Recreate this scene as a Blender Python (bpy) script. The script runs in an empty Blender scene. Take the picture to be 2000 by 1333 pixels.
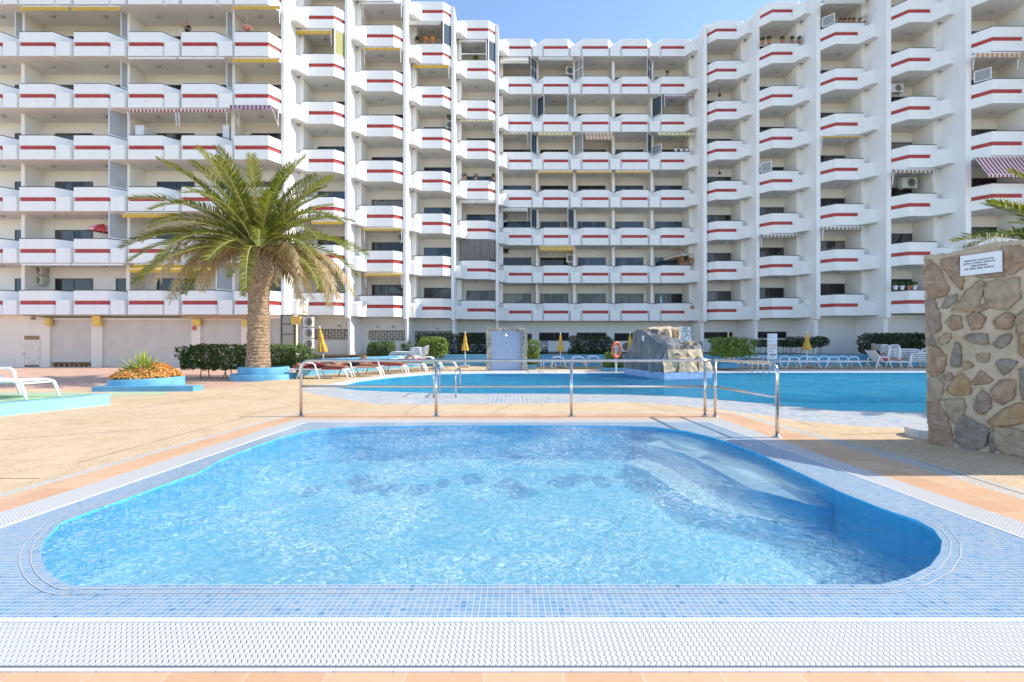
import bpy, bmesh, math, random
from mathutils import Vector, Matrix, noise
random.seed(7)
S = bpy.context.scene
COL = S.collection
R = math.radians
# ---------------------------------------------------------------- camera, sky, sun, exposure
F = 945.0; HY = 664.0; CH = 1.40
cd = bpy.data.cameras.new('camera'); cam = bpy.data.objects.new('camera', cd); COL.objects.link(cam)
cam.location = (0, 0, CH); cam.rotation_euler = (R(90), 0, 0)
cd.sensor_width = 36; cd.lens = F / 2000 * 36; cd.shift_y = -0.00125
cd.clip_start = 0.05; cd.clip_end = 1500
S.camera = cam
SUN_EL = 41.0; SUN_AZ = 88.5        # azimuth from +Y towards +X
w = bpy.data.worlds.new('World'); S.world = w; w.use_nodes = True
nt = w.node_tree; nt.nodes.clear()
sky = nt.nodes.new('ShaderNodeTexSky'); sky.sky_type = 'NISHITA'; sky.sun_disc = False
sky.sun_elevation = R(SUN_EL); sky.sun_rotation = R(SUN_AZ); sky.air_density = 1.0; sky.altitude = 1800; sky.dust_density = 0.7; sky.ozone_density = 1.0
bg = nt.nodes.new('ShaderNodeBackground'); bg.inputs[1].default_value = 0.15
wo = nt.nodes.new('ShaderNodeOutputWorld')
nt.links.new(sky.outputs[0], bg.inputs[0]); nt.links.new(bg.outputs[0], wo.inputs[0])
ld = bpy.data.lights.new('sun', 'SUN'); ld.energy = 2.7; ld.angle = R(0.5); ld.color = (1.0, 0.92, 0.78)
sun = bpy.data.objects.new('sun', ld); COL.objects.link(sun)
dv = Vector((math.sin(R(SUN_AZ)) * math.cos(R(SUN_EL)), math.cos(R(SUN_AZ)) * math.cos(R(SUN_EL)), math.sin(R(SUN_EL))))
sun.rotation_euler = dv.to_track_quat('Z', 'Y').to_euler()
S.view_settings.view_transform = 'Standard'; S.view_settings.look = 'None'
S.view_settings.exposure = 1.25; S.view_settings.gamma = 1.0

# ---------------------------------------------------------------- helpers
def gp(x, y, z=0.0):
    """pixel -> point on the horizontal plane z"""
    D = F * (CH - z) / (y - HY)
    return ((x - 1000) / F * D, D)
def pp(x, y, D):
    """pixel -> point at distance D"""
    return Vector(((x - 1000) / F * D, D, CH + (HY - y) / F * D))

class MB:
    def __init__(s): s.v = []; s.f = []; s.m = []
    def face(s, pts, m=0):
        i = len(s.v); s.v += [tuple(p) for p in pts]; s.f.append(tuple(range(i, i + len(pts)))); s.m.append(m)
    def box(s, x0, x1, y0, y1, z0, z1, m=0):
        i = len(s.v)
        s.v += [(x0,y0,z0),(x1,y0,z0),(x1,y1,z0),(x0,y1,z0),(x0,y0,z1),(x1,y0,z1),(x1,y1,z1),(x0,y1,z1)]
        for q in ((0,3,2,1),(4,5,6,7),(0,1,5,4),(1,2,6,5),(2,3,7,6),(3,0,4,7)):
            s.f.append(tuple(i + k for k in q)); s.m.append(m)
    def hexa(s, b, t, m=0):
        """bottom 4 and top 4 points"""
        i = len(s.v); s.v += [tuple(p) for p in b] + [tuple(p) for p in t]
        for q in ((0,3,2,1),(4,5,6,7),(0,1,5,4),(1,2,6,5),(2,3,7,6),(3,0,4,7)):
            s.f.append(tuple(i + k for k in q)); s.m.append(m)
    def prism(s, poly, z0, z1, m=0):
        n = len(poly); i = len(s.v)
        s.v += [(p[0], p[1], z0) for p in poly] + [(p[0], p[1], z1) for p in poly]
        s.f.append(tuple(i + k for k in reversed(range(n)))); s.m.append(m)
        s.f.append(tuple(i + n + k for k in range(n))); s.m.append(m)
        for k in range(n):
            k2 = (k + 1) % n
            s.f.append((i + k, i + k2, i + n + k2, i + n + k)); s.m.append(m)
    def ring(s, c, u, v, r, n):
        i = len(s.v)
        for k in range(n):
            a = 2 * math.pi * k / n
            s.v.append(tuple(c + u * (r * math.cos(a)) + v * (r * math.sin(a))))
        return i
    def tube(s, pts, r, n=8, m=0, cap=True):
        pts = [Vector(p) for p in pts]
        rs = r if isinstance(r, (list, tuple)) else [r] * len(pts)
        prev = None; starts = []
        for k, p in enumerate(pts):
            t = (pts[min(k + 1, len(pts) - 1)] - pts[max(k - 1, 0)]).normalized()
            if prev is None:
                u = t.orthogonal().normalized()
            else:
                u = (prev - t * prev.dot(t)).normalized()
            prev = u
            starts.append(s.ring(p, u, t.cross(u), rs[k], n))
        for a, b in zip(starts, starts[1:]):
            for k in range(n):
                k2 = (k + 1) % n
                s.f.append((a + k, a + k2, b + k2, b + k)); s.m.append(m)
        if cap:
            s.f.append(tuple(starts[0] + k for k in reversed(range(n)))); s.m.append(m)
            s.f.append(tuple(starts[-1] + k for k in range(n))); s.m.append(m)
    def lathe(s, prof, c=(0, 0, 0), n=16, m=0, sy=1.0, jit=0.0):
        starts = []
        js = [1 + random.uniform(-jit, jit) for _ in range(n)]
        for r, z in prof:
            i = len(s.v); starts.append(i)
            for k in range(n):
                a = 2 * math.pi * k / n
                s.v.append((c[0] + r * js[k] * math.cos(a), c[1] + r * js[k] * sy * math.sin(a), c[2] + z))
        for a, b in zip(starts, starts[1:]):
            for k in range(n):
                k2 = (k + 1) % n
                s.f.append((a + k, a + k2, b + k2, b + k)); s.m.append(m)
        s.f.append(tuple(starts[0] + k for k in reversed(range(n)))); s.m.append(m)
        s.f.append(tuple(starts[-1] + k for k in range(n))); s.m.append(m)
    def sheet(s, outer, holes=(), z=0.0, m=0):
        """flat polygon with holes; z may be a function (x,y)->z"""
        zf = z if callable(z) else (lambda x, y: z)
        bm = bmesh.new(); es = []
        for loop in [outer] + list(holes):
            vs = [bm.verts.new((p[0], p[1], 0)) for p in loop]
            for a, b in zip(vs, vs[1:] + vs[:1]): es.append(bm.edges.new((a, b)))
        bmesh.ops.triangle_fill(bm, use_beauty=True, use_dissolve=False, edges=es, normal=(0, 0, 1))
        bmesh.ops.recalc_face_normals(bm, faces=bm.faces)
        i = len(s.v); bm.verts.index_update()
        for v in bm.verts: s.v.append((v.co.x, v.co.y, zf(v.co.x, v.co.y)))
        for f in bm.faces:
            ids = [i + v.index for v in f.verts]
            if f.normal.z < 0: ids.reverse()
            s.f.append(tuple(ids)); s.m.append(m)
        bm.free()
    def mesh(s, name, mats, smooth=False):
        me = bpy.data.meshes.new(name); me.from_pydata(s.v, [], s.f)
        for mt in (mats if isinstance(mats, (list, tuple)) else [mats]): me.materials.append(mt)
        me.polygons.foreach_set('material_index', s.m)
        if smooth: me.polygons.foreach_set('use_smooth', [True] * len(s.f))
        me.update(); return me
    def obj(s, name, mats, parent=None, loc=None, smooth=False):
        return link(name, s.mesh(name, mats, smooth), parent, loc)

def link(name, me, parent=None, loc=None):
    """world-space mesh; a parented one keeps its world place (parents of this kind are not rotated)"""
    o = bpy.data.objects.new(name, me); COL.objects.link(o)
    l = Vector(loc) if loc is not None else Vector((0, 0, 0))
    if parent is not None:
        o.parent = parent
        if not parent.get('_local'):
            l = l - wloc(parent)
    o.location = l
    return o
def wloc(o):
    l = o.location.copy(); p = o.parent
    while p: l = l + p.location; p = p.parent
    return l
def tag(o, label=None, cat=None, group=None, kind=None):
    if label: o['label'] = label
    if cat: o['category'] = cat
    if group: o['group'] = group
    if kind: o['kind'] = kind
    return o
def thing(name, label, cat, loc=(0, 0, 0), rz=0.0, group=None, local=False):
    o = bpy.data.objects.new(name, None); COL.objects.link(o); o.location = loc; o.rotation_euler = (0, 0, rz)
    o.empty_display_size = 0.2
    if local: o['_local'] = 1
    return tag(o, label, cat, group)
def struct(o): o['kind'] = 'structure'; return o
def dup(root, loc, rz=None, label=None, scale=None):
    r = root.copy(); COL.objects.link(r); r.location = loc
    if rz is not None: r.rotation_euler = (0, 0, rz)
    if scale: r.scale = scale
    if label: r['label'] = label
    for ch in KIDS(root):
        c = ch.copy(); COL.objects.link(c); c.parent = r
        for g in KIDS(ch):
            d = g.copy(); COL.objects.link(d); d.parent = c
    return r
def KIDS(o): return [c for c in COL.objects if c.parent == o]
def offs(pts, d):
    """offset an open polyline to its left side (towards +y when going +x)"""
    out = []
    n = len(pts)
    for i in range(n):
        p = Vector(pts[i][:2])
        ns = []
        if i > 0:
            t = (p - Vector(pts[i-1][:2])).normalized(); ns.append(Vector((-t.y, t.x)))
        if i < n - 1:
            t = (Vector(pts[i+1][:2]) - p).normalized(); ns.append(Vector((-t.y, t.x)))
        if len(ns) == 1: q = p + ns[0] * d
        else:
            mm = (ns[0] + ns[1]).normalized(); q = p + mm * (d / max(0.3, mm.dot(ns[0])))
        out.append((q.x, q.y))
    return out

# ---------------------------------------------------------------- materials
def newmat(name):
    m = bpy.data.materials.new(name); m.use_nodes = True
    return m, m.node_tree, m.node_tree.nodes['Principled BSDF']
def N(t, ty, **k):
    n = t.nodes.new(ty)
    for a, b in k.items():
        if a.startswith('i_'): n.inputs[a[2:]].default_value = b
        else: setattr(n, a, b)
    return n
def M_(t, op, a, b=None, c=None, clamp=False):
    n = t.nodes.new('ShaderNodeMath'); n.operation = op; n.use_clamp = clamp
    for i, x in enumerate((a, b, c)):
        if x is None: continue
        if isinstance(x, (int, float)): n.inputs[i].default_value = x
        else: t.links.new(x, n.inputs[i])
    return n.outputs[0]
def MIX(t, f, a, b, blend='MIX'):
    n = t.nodes.new('ShaderNodeMixRGB'); n.blend_type = blend
    for i, x in enumerate((f, a, b)):
        if isinstance(x, (int, float)): n.inputs[i].default_value = x
        elif isinstance(x, tuple): n.inputs[i].default_value = (*x[:3], 1)
        else: t.links.new(x, n.inputs[i])
    return n.outputs[0]
def coords(t, scale=(1, 1, 1)):
    tc = t.nodes.new('ShaderNodeNewGeometry'); mp = t.nodes.new('ShaderNodeMapping'); mp.inputs['Scale'].default_value = scale
    t.links.new(tc.outputs['Position'], mp.inputs[0]); return mp.outputs[0]
def noise_(t, vec, scale, detail=4, rough=0.55, dist=0.0):
    n = N(t, 'ShaderNodeTexNoise', i_Scale=scale, i_Detail=detail, i_Roughness=rough, i_Distortion=dist)
    t.links.new(vec, n.inputs['Vector']); return n.outputs['Fac']
def ramp(t, f, stops):
    n = t.nodes.new('ShaderNodeValToRGB'); cr = n.color_ramp
    while len(cr.elements) > 1: cr.elements.remove(cr.elements[0])
    cr.elements[0].position = stops[0][0]; cr.elements[0].color = (*stops[0][1], 1)
    for p, c in stops[1:]:
        e = cr.elements.new(p); e.color = (*c, 1)
    t.links.new(f, n.inputs[0]); return n.outputs[0]
def bump(t, b, h, strength=0.3, dist=0.02):
    n = N(t, 'ShaderNodeBump', i_Strength=strength, i_Distance=dist); t.links.new(h, n.inputs['Height'])
    t.links.new(n.outputs[0], b.inputs['Normal']); return n
def mat(name, col, rough=0.6, metal=0.0, var=0.12, nscale=6.0, bstr=0.0, bscale=60.0, bdist=0.01, spec=None, sub=0.0):
    m, t, b = newmat(name)
    v = coords(t)
    c2 = tuple(max(0, x * (1 - var)) for x in col); c1 = tuple(min(1, x * (1 + var * 0.5)) for x in col)
    f = noise_(t, v, nscale, 5)
    t.links.new(ramp(t, f, [(0.3, c2), (0.7, c1)]), b.inputs['Base Color'])
    b.inputs['Roughness'].default_value = rough; b.inputs['Metallic'].default_value = metal
    if spec is not None: b.inputs['Specular IOR Level'].default_value = spec
    if bstr: bump(t, b, noise_(t, v, bscale, 6), bstr, bdist)
    return m
def stucco(name, col, dirt=0.08):
    m, t, b = newmat(name); v = coords(t)
    f1 = noise_(t, v, 0.9, 6, 0.6)
    vs = coords(t, (5, 5, 0.35)); f2 = noise_(t, vs, 1.0, 5, 0.6)
    c = MIX(t, M_(t, 'MULTIPLY', f1, dirt * 1.5), col, tuple(x * 0.75 for x in col))
    st = M_(t, 'MULTIPLY', M_(t, 'GREATER_THAN', f2, 0.66), dirt)
    f2b = ramp(t, f2, [(0.55, (0, 0, 0)), (0.8, (dirt * 2, dirt * 2, dirt * 2))])
    c = MIX(t, f2b, c, (col[0] * .62, col[1] * .58, col[2] * .5))
    t.links.new(c, b.inputs['Base Color']); b.inputs['Roughness'].default_value = 0.75
    bump(t, b, noise_(t, v, 45, 5), 0.18, 0.01)
    return m
def tiles(name, cols, pitch, grout, gw, rough=0.25, axis='xy', rot=0.0, ox=0.0, bum=0.3, stain=0.0):
    m, t, b = newmat(name)
    g = t.nodes.new('ShaderNodeNewGeometry'); mp = t.nodes.new('ShaderNodeMapping')
    t.links.new(g.outputs['Position'], mp.inputs[0])
    mp.inputs['Scale'].default_value = (1 / pitch[0], 1 / pitch[1], 1 / (pitch[2] if len(pitch) > 2 else pitch[0]))
    mp.inputs['Location'].default_value = (ox, 0.13, 0.2); mp.inputs['Rotation'].default_value = (0, 0, rot)
    sp = t.nodes.new('ShaderNodeSeparateXYZ'); t.links.new(mp.outputs[0], sp.inputs[0])
    A, B = {'xy': (0, 1), 'xz': (0, 2), 'yz': (1, 2)}[axis]
    a = sp.outputs[A]; bb = sp.outputs[B]
    cb = t.nodes.new('ShaderNodeCombineXYZ')
    t.links.new(M_(t, 'FLOOR', a), cb.inputs[0]); t.links.new(M_(t, 'FLOOR', bb), cb.inputs[1])
    wn = t.nodes.new('ShaderNodeTexWhiteNoise'); t.links.new(cb.outputs[0], wn.inputs['Vector'])
    tile = ramp(t, wn.outputs['Value'], cols)
    def edge(x):
        fr = M_(t, 'FRACT', x); return M_(t, 'MINIMUM', fr, M_(t, 'SUBTRACT', 1.0, fr))
    e = M_(t, 'MINIMUM', edge(a), edge(bb))
    isg = M_(t, 'LESS_THAN', e, gw)
    nv = coords(t); nn = noise_(t, nv, 14, 4)
    tile = MIX(t, M_(t, 'MULTIPLY', nn, 0.25), tile, (1, 1, 1), 'OVERLAY')
    if stain:
        tile = MIX(t, ramp(t, noise_(t, nv, 1.6, 4), [(0.45, (0, 0, 0)), (0.7, (stain,) * 3)]), tile, grout)
    c = MIX(t, isg, tile, grout)
    t.links.new(c, b.inputs['Base Color'])
    t.links.new(M_(t, 'ADD', M_(t, 'MULTIPLY', isg, 0.5), rough), b.inputs['Roughness'])
    if bum: bump(t, b, M_(t, 'MINIMUM', e, gw * 1.6), bum, 0.004)
    return m
def leafmat(name, c1, c2, c3, trans=0.35):
    m, t, b = newmat(name)
    oi = N(t, 'ShaderNodeNewGeometry')
    f = ramp(t, oi.outputs['Random Per Island'], [(0.0, c1), (0.5, c2), (1.0, c3)])
    t.links.new(f, b.inputs['Base Color']); b.inputs['Roughness'].default_value = 0.45
    b.inputs['Specular IOR Level'].default_value = 0.4
    tr = N(t, 'ShaderNodeBsdfTranslucent'); t.links.new(MIX(t, 1.0, f, (1.5, 1.6, 0.7), 'MULTIPLY'), tr.inputs[0])
    mx = N(t, 'ShaderNodeMixShader'); mx.inputs[0].default_value = trans
    out = [n for n in t.nodes if n.type == 'OUTPUT_MATERIAL'][0]
    t.links.new(b.outputs[0], mx.inputs[1]); t.links.new(tr.outputs[0], mx.inputs[2]); t.links.new(mx.outputs[0], out.inputs[0])
    return m
def stripes(name, ca, cb, width, trans=0.3, cc=None):
    """awning canvas: vertical stripes along world X"""
    m, t, b = newmat(name)
    g = N(t, 'ShaderNodeNewGeometry'); sp = N(t, 'ShaderNodeSeparateXYZ'); t.links.new(g.outputs['Position'], sp.inputs[0])
    fr = M_(t, 'FRACT', M_(t, 'MULTIPLY', sp.outputs[0], 1 / width))
    c = MIX(t, M_(t, 'LESS_THAN', fr, 0.5), ca, cb)
    if cc: c = MIX(t, M_(t, 'LESS_THAN', M_(t, 'ABSOLUTE', M_(t, 'SUBTRACT', fr, 0.25)), 0.07), c, cc)
    t.links.new(c, b.inputs['Base Color']); b.inputs['Roughness'].default_value = 0.8
    tr = N(t, 'ShaderNodeBsdfTranslucent'); t.links.new(c, tr.inputs[0])
    mx = N(t, 'ShaderNodeMixShader'); mx.inputs[0].default_value = trans
    out = [n for n in t.nodes if n.type == 'OUTPUT_MATERIAL'][0]
    t.links.new(b.outputs[0], mx.inputs[1]); t.links.new(tr.outputs[0], mx.inputs[2]); t.links.new(mx.outputs[0], out.inputs[0])
    return m

WHITE = stucco('white_stucco', (0.84, 0.825, 0.80), 0.14)
WHITE2 = stucco('white_wall_inside', (0.83, 0.79, 0.73), 0.10)
CREAM = stucco('cream_wall', (0.74, 0.66, 0.56), 0.22)
RED = mat('red_band_paint', (0.42, 0.035, 0.03), 0.5, var=0.3, nscale=3)
RAIL = mat('dark_handrail', (0.035, 0.022, 0.022), 0.35)
FRAME = mat('dark_window_frame', (0.06, 0.05, 0.045), 0.4)
ALU = mat('white_aluminium', (0.75, 0.76, 0.78), 0.3)
YEL = stripes('yellow_canvas', (0.80, 0.50, 0.07), (0.76, 0.46, 0.06), 0.4)
YELW = stripes('yellow_white_canvas', (0.78, 0.62, 0.12), (0.8, 0.78, 0.66), 0.30)
WHC = stripes('cream_canvas', (0.78, 0.74, 0.66), (0.72, 0.67, 0.58), 0.14)
REDW = stripes('red_white_canvas', (0.42, 0.06, 0.06), (0.75, 0.70, 0.66), 0.20)
PURP = stripes('purple_white_canvas', (0.30, 0.08, 0.16), (0.75, 0.74, 0.78), 0.22, cc=(0.1, 0.1, 0.3))
BROWNW = stripes('brown_white_canvas', (0.33, 0.19, 0.12), (0.75, 0.70, 0.62), 0.24)
ORANGE = stripes('orange_cream_canvas', (0.62, 0.30, 0.14), (0.78, 0.66, 0.50), 0.26)
REDBIG = stripes('crimson_white_canvas', (0.42, 0.05, 0.08), (0.8, 0.77, 0.78), 0.21)
LAMP = mat('opal_lamp_glass', (0.5, 0.49, 0.47), 0.25)
def glassmat(name, col, rough, alpha):
    m, t, b = newmat(name)
    b.inputs['Base Color'].default_value = (*col, 1); b.inputs['Roughness'].default_value = rough
    b.inputs['Specular IOR Level'].default_value = 0.7
    tr = N(t, 'ShaderNodeBsdfTransparent'); tr.inputs[0].default_value = (0.75, 0.8, 0.82, 1)
    mx = N(t, 'ShaderNodeMixShader'); mx.inputs[0].default_value = alpha
    out = [n for n in t.nodes if n.type == 'OUTPUT_MATERIAL'][0]
    t.links.new(tr.outputs[0], mx.inputs[1]); t.links.new(b.outputs[0], mx.inputs[2]); t.links.new(mx.outputs[0], out.inputs[0])
    return m
FROST = glassmat('frosted_screen', (0.42, 0.42, 0.41), 0.3, 0.6)
SMOKE = glassmat('dark_glass_screen', (0.06, 0.09, 0.12), 0.08, 0.85)
YELS = glassmat('yellow_screen', (0.42, 0.40, 0.10), 0.3, 0.75)
def winmat(name, dark, cur):
    """dark room behind glass, with curtain folds on part of the panes"""
    m, t, b = newmat(name)
    v = coords(t); g = N(t, 'ShaderNodeSeparateXYZ'); t.links.new(v, g.inputs[0])
    fold = M_(t, 'MULTIPLY_ADD', M_(t, 'SINE', M_(t, 'MULTIPLY', g.outputs[0], 55)), 0.35, 0.65)
    big = noise_(t, coords(t, (0.9, 0.9, 0.37)), 1.0, 1)
    f = M_(t, 'MULTIPLY', M_(t, 'GREATER_THAN', big, 0.47), fold)
    c = MIX(t, f, dark, cur)
    t.links.new(c, b.inputs['Base Color']); b.inputs['Roughness'].default_value = 0.03
    b.inputs['Specular IOR Level'].default_value = 0.5
    return m
PANE = winmat('window_glass', (0.010, 0.012, 0.015), (0.12, 0.12, 0.12))
PANE3 = winmat('window_glass_curtained', (0.03, 0.03, 0.032), (0.30, 0.28, 0.25))
PANE4 = winmat('window_glass_plain', (0.012, 0.014, 0.016), (0.02, 0.022, 0.026))
PANE2 = winmat('window_glass_blue', (0.012, 0.03, 0.05), (0.08, 0.13, 0.19))
ACW = mat('ac_casing', (0.58, 0.57, 0.51), 0.4)
BLACK = mat('black_plastic', (0.015, 0.015, 0.017), 0.4)
CHROME = mat('stainless_steel', (0.62, 0.60, 0.57), 0.2, 1.0, var=0.15, nscale=20)
DECK = None
# ---------------------------------------------------------------- ground, pools
def deckmat(name, c1, c2, c3):
    m, t, b = newmat(name); v = coords(t)
    vo = N(t, 'ShaderNodeTexVoronoi', i_Scale=55.0); t.links.new(v, vo.inputs['Vector'])
    cell = ramp(t, M_(t, 'FRACT', M_(t, 'MULTIPLY', vo.outputs['Color'], 1.0)), [(0.0, c3), (0.25, c1), (0.7, c2), (1.0, tuple(min(1, x * 1.25) for x in c1))])
    big = noise_(t, v, 0.5, 6, 0.65)
    mid = noise_(t, v, 3.5, 5, 0.6)
    c = MIX(t, ramp(t, big, [(0.38, (0, 0, 0)), (0.68, (0.75,) * 3)]), cell, (c2[0] * 1.15, c2[1] * 1.2, c2[2] * 1.3))
    c = MIX(t, ramp(t, mid, [(0.45, (0, 0, 0)), (0.8, (0.35,) * 3)]), c, c3)
    t.links.new(c, b.inputs['Base Color']); b.inputs['Roughness'].default_value = 0.85
    bump(t, b, vo.outputs['Distance'], 0.6, 0.006)
    return m
DECK = deckmat('pebble_aggregate', (0.50, 0.355, 0.21), (0.56, 0.42, 0.26), (0.27, 0.17, 0.09))
DECKG = deckmat('grey_cement', (0.42, 0.38, 0.32), (0.47, 0.42, 0.35), (0.27, 0.24, 0.20))
TERRA = tiles('terracotta_tiles', [(0, (0.50, 0.29, 0.165)), (0.5, (0.54, 0.325, 0.19)), (1, (0.58, 0.36, 0.22))], (0.33, 0.33), (0.62, 0.46, 0.34), 0.010, 0.45, bum=0.3, ox=.35)
PLAZA = tiles('plaza_tiles', [(0, (0.47, 0.28, 0.20)), (0.5, (0.53, 0.33, 0.25)), (1, (0.57, 0.37, 0.28))], (0.3, 0.3), (0.40, 0.28, 0.22), 0.02, 0.55, bum=0.2)
MOS = tiles('blue_mosaic', [(0, (0.14, 0.275, 0.41)), (0.3, (0.20, 0.31, 0.41)), (0.55, (0.12, 0.26, 0.40)), (0.8, (0.24, 0.315, 0.39)), (0.97, (0.10, 0.24, 0.39)), (1.0, (0.05, 0.18, 0.34))],
            (0.0342, 0.0342), (0.50, 0.50, 0.51), 0.05, 0.22, bum=0.25)
MOSP = tiles('pale_mosaic', [(0, (0.30, 0.34, 0.40)), (0.4, (0.46, 0.43, 0.41)), (0.7, (0.26, 0.36, 0.44)), (1.0, (0.10, 0.26, 0.40))], (0.10, 0.10), (0.54, 0.52, 0.49), 0.07, 0.3, bum=0.2, stain=0.5)
MOSW = tiles('white_edge_tiles', [(0, (0.58, 0.58, 0.58)), (1, (0.64, 0.64, 0.65))], (0.25, 0.25), (0.48, 0.48, 0.48), 0.02, 0.35, bum=0.2)
BAS = tiles('basin_mosaic', [(0, (0.30, 0.70, 0.86)), (0.5, (0.36, 0.75, 0.88)), (0.85, (0.24, 0.64, 0.82)), (1.0, (0.16, 0.55, 0.76))], (0.0342, 0.0342, 0.0342), (0.22, 0.58, 0.80), 0.05, 0.4, bum=0)
BAS2 = tiles('deep_basin_mosaic', [(0, (0.05, 0.46, 0.70)), (0.5, (0.09, 0.53, 0.74)), (1.0, (0.04, 0.38, 0.62))], (0.05, 0.05, 0.05), (0.10, 0.48, 0.70), 0.05, 0.4, bum=0)
def gratemat(name, swap):
    m, t, b = newmat(name)
    g = N(t, 'ShaderNodeNewGeometry'); sp = N(t, 'ShaderNodeSeparateXYZ'); t.links.new(g.outputs['Position'], sp.inputs[0])
    a, c = (1, 0) if swap else (0, 1)
    ph = M_(t, 'MULTIPLY', sp.outputs[c], 2 * math.pi / 0.034)
    wob = M_(t, 'MULTIPLY', M_(t, 'SINE', ph), 0.0045)
    u = M_(t, 'FRACT', M_(t, 'DIVIDE', M_(t, 'ADD', sp.outputs[a], wob), 0.0265))
    d = M_(t, 'ABSOLUTE', M_(t, 'SUBTRACT', u, 0.5))
    thin = M_(t, 'MULTIPLY_ADD', M_(t, 'COSINE', ph), 0.025, 0.065)
    gap = M_(t, 'LESS_THAN', d, thin)
    # panel joint across the middle of the strip every 25 cm
    v = coords(t)
    col = MIX(t, M_(t, 'MULTIPLY', noise_(t, v, 4, 4), 0.2), (0.56, 0.555, 0.55), (0.50, 0.49, 0.47))
    t.links.new(MIX(t, gap, col, (0.07, 0.075, 0.08)), b.inputs['Base Color']); b.inputs['Roughness'].default_value = 0.35
    bump(t, b, M_(t, 'MINIMUM', d, 0.25), 0.5, 0.012)
    return m
GR1 = gratemat('gutter_grate', False); GR2 = gratemat('gutter_grate_side', True)

def watermat(name, tint, bub, bubmin, bubmax, rs, amp, rough=0.03, clear=0.62, frk=0.6, calm=False):
    m = bpy.data.materials.new(name); m.use_nodes = True; t = m.node_tree; t.nodes.clear()
    out = N(t, 'ShaderNodeOutputMaterial'); v = coords(t)
    va = coords(t, (1.0, 1.5, 1))
    n1 = noise_(t, va, rs, 3, 0.5, 1.2); n2 = noise_(t, va, rs * 3.1, 4, 0.6, 1.0); n3 = noise_(t, v, rs * 0.22, 2)
    h = M_(t, 'ADD', M_(t, 'MULTIPLY', n1, 1.0), M_(t, 'MULTIPLY', n2, 0.38))
    bp = N(t, 'ShaderNodeBump', i_Strength=1.0, i_Distance=amp); t.links.new(h, bp.inputs['Height'])
    fr = N(t, 'ShaderNodeFresnel', i_IOR=1.33); t.links.new(bp.outputs[0], fr.inputs['Normal'])
    gl = N(t, 'ShaderNodeBsdfGlossy', i_Roughness=rough); t.links.new(bp.outputs[0], gl.inputs['Normal'])
    tr = N(t, 'ShaderNodeBsdfTransparent'); tr.inputs[0].default_value = (*tint, 1)
    rf = N(t, 'ShaderNodeBsdfRefraction', i_IOR=1.33, i_Roughness=0.0); rf.inputs[0].default_value = (*tint, 1); t.links.new(bp.outputs[0], rf.inputs['Normal'])
    m1 = N(t, 'ShaderNodeMixShader'); m1.inputs[0].default_value = clear; t.links.new(rf.outputs[0], m1.inputs[1]); t.links.new(tr.outputs[0], m1.inputs[2])
    # streaks in patches: air bubbles in the small pool, painted ripple contrast in the big
    st = noise_(t, coords(t, (1, 1.4, 1)), rs * 2.2, 6, 0.72, 2.2)
    pat = noise_(t, v, 0.75, 5, 0.62, 1.2)
    bf = M_(t, 'MULTIPLY', M_(t, 'SUBTRACT', st, 0.45), 6.5, clamp=True)
    pf = M_(t, 'MULTIPLY_ADD', M_(t, 'MULTIPLY', M_(t, 'SUBTRACT', pat, 0.35), 3.0, clamp=True), bubmax - bubmin, bubmin)
    if calm:      # bubble white held back by the right wall so its shade comes out dark
        sp = N(t, 'ShaderNodeSeparateXYZ'); t.links.new(v, sp.inputs[0])
        e = M_(t, 'ADD', M_(t, 'ADD', sp.outputs[0], M_(t, 'MULTIPLY', sp.outputs[1], 0.02)), M_(t, 'MULTIPLY', pat, 0.9))
        pf = M_(t, 'MULTIPLY', pf, M_(t, 'MULTIPLY', M_(t, 'SUBTRACT', 3.0, e), 1.3, clamp=True))
    f = M_(t, 'MULTIPLY', M_(t, 'MULTIPLY_ADD', bf, 0.85, 0.15), pf, clamp=True)
    df = N(t, 'ShaderNodeBsdfDiffuse'); df.inputs[0].default_value = (*bub, 1); t.links.new(bp.outputs[0], df.inputs['Normal'])
    m2 = N(t, 'ShaderNodeMixShader'); t.links.new(f, m2.inputs[0]); t.links.new(m1.outputs[0], m2.inputs[1]); t.links.new(df.outputs[0], m2.inputs[2])
    m3 = N(t, 'ShaderNodeMixShader'); t.links.new(M_(t, 'MULTIPLY', fr.outputs[0], frk), m3.inputs[0]); t.links.new(m2.outputs[0], m3.inputs[1]); t.links.new(gl.outputs[0], m3.inputs[2])
    t.links.new(m3.outputs[0], out.inputs[0])
    return m
W1 = watermat('bubbling_pool_water', (0.86, 0.97, 1.0), (0.70, 0.86, 0.92), 0.16, 0.72, 5.0, 0.13, clear=0.55, frk=0.5, calm=True)
W2 = watermat('calm_pool_water', (0.75, 0.96, 1.0), (0.22, 0.62, 0.80), 0.05, 0.40, 3.0, 0.25, clear=0.5, frk=0.6)

Tp = [(-4.87, 0.6), (-4.10, 9.19), (4.20, 9.19), (4.27, 7.69), (4.45, 5.38), (4.60, 0.6)]
Gp = [(-4.29, 2.07), (-3.80, 8.55), (3.71, 8.55), (3.767, 5.68), (4.05, 2.07)]
Mp = [(-3.90, 2.41), (-3.49, 8.19), (3.33, 8.22), (3.50, 5.85), (3.65, 2.41)]
wpx = [(147,1145),(129,1141),(105,1127),(91,1113),(82,1096),(80,1075),(86,1057),(105,1035),(119,1021),(175,1000),(245,975),(315,949),(385,924),(437,896),(490,875),(542,857),
       (595,843),(640,837),(700,834),(850,832),(1000,831),(1200,832),(1280,834),(1340,842),(1392,854),(1424,864),(1480,885),(1560,922),(1640,960),(1720,992),(1792,1016),(1824,1034),
       (1840,1056),(1836,1080),(1816,1106),(1772,1128),(1720,1142),(1400,1142),(1000,1142),(600,1142),(300,1142),(190,1143)]
Wp = [gp(x, y) for x, y in wpx]
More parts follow.
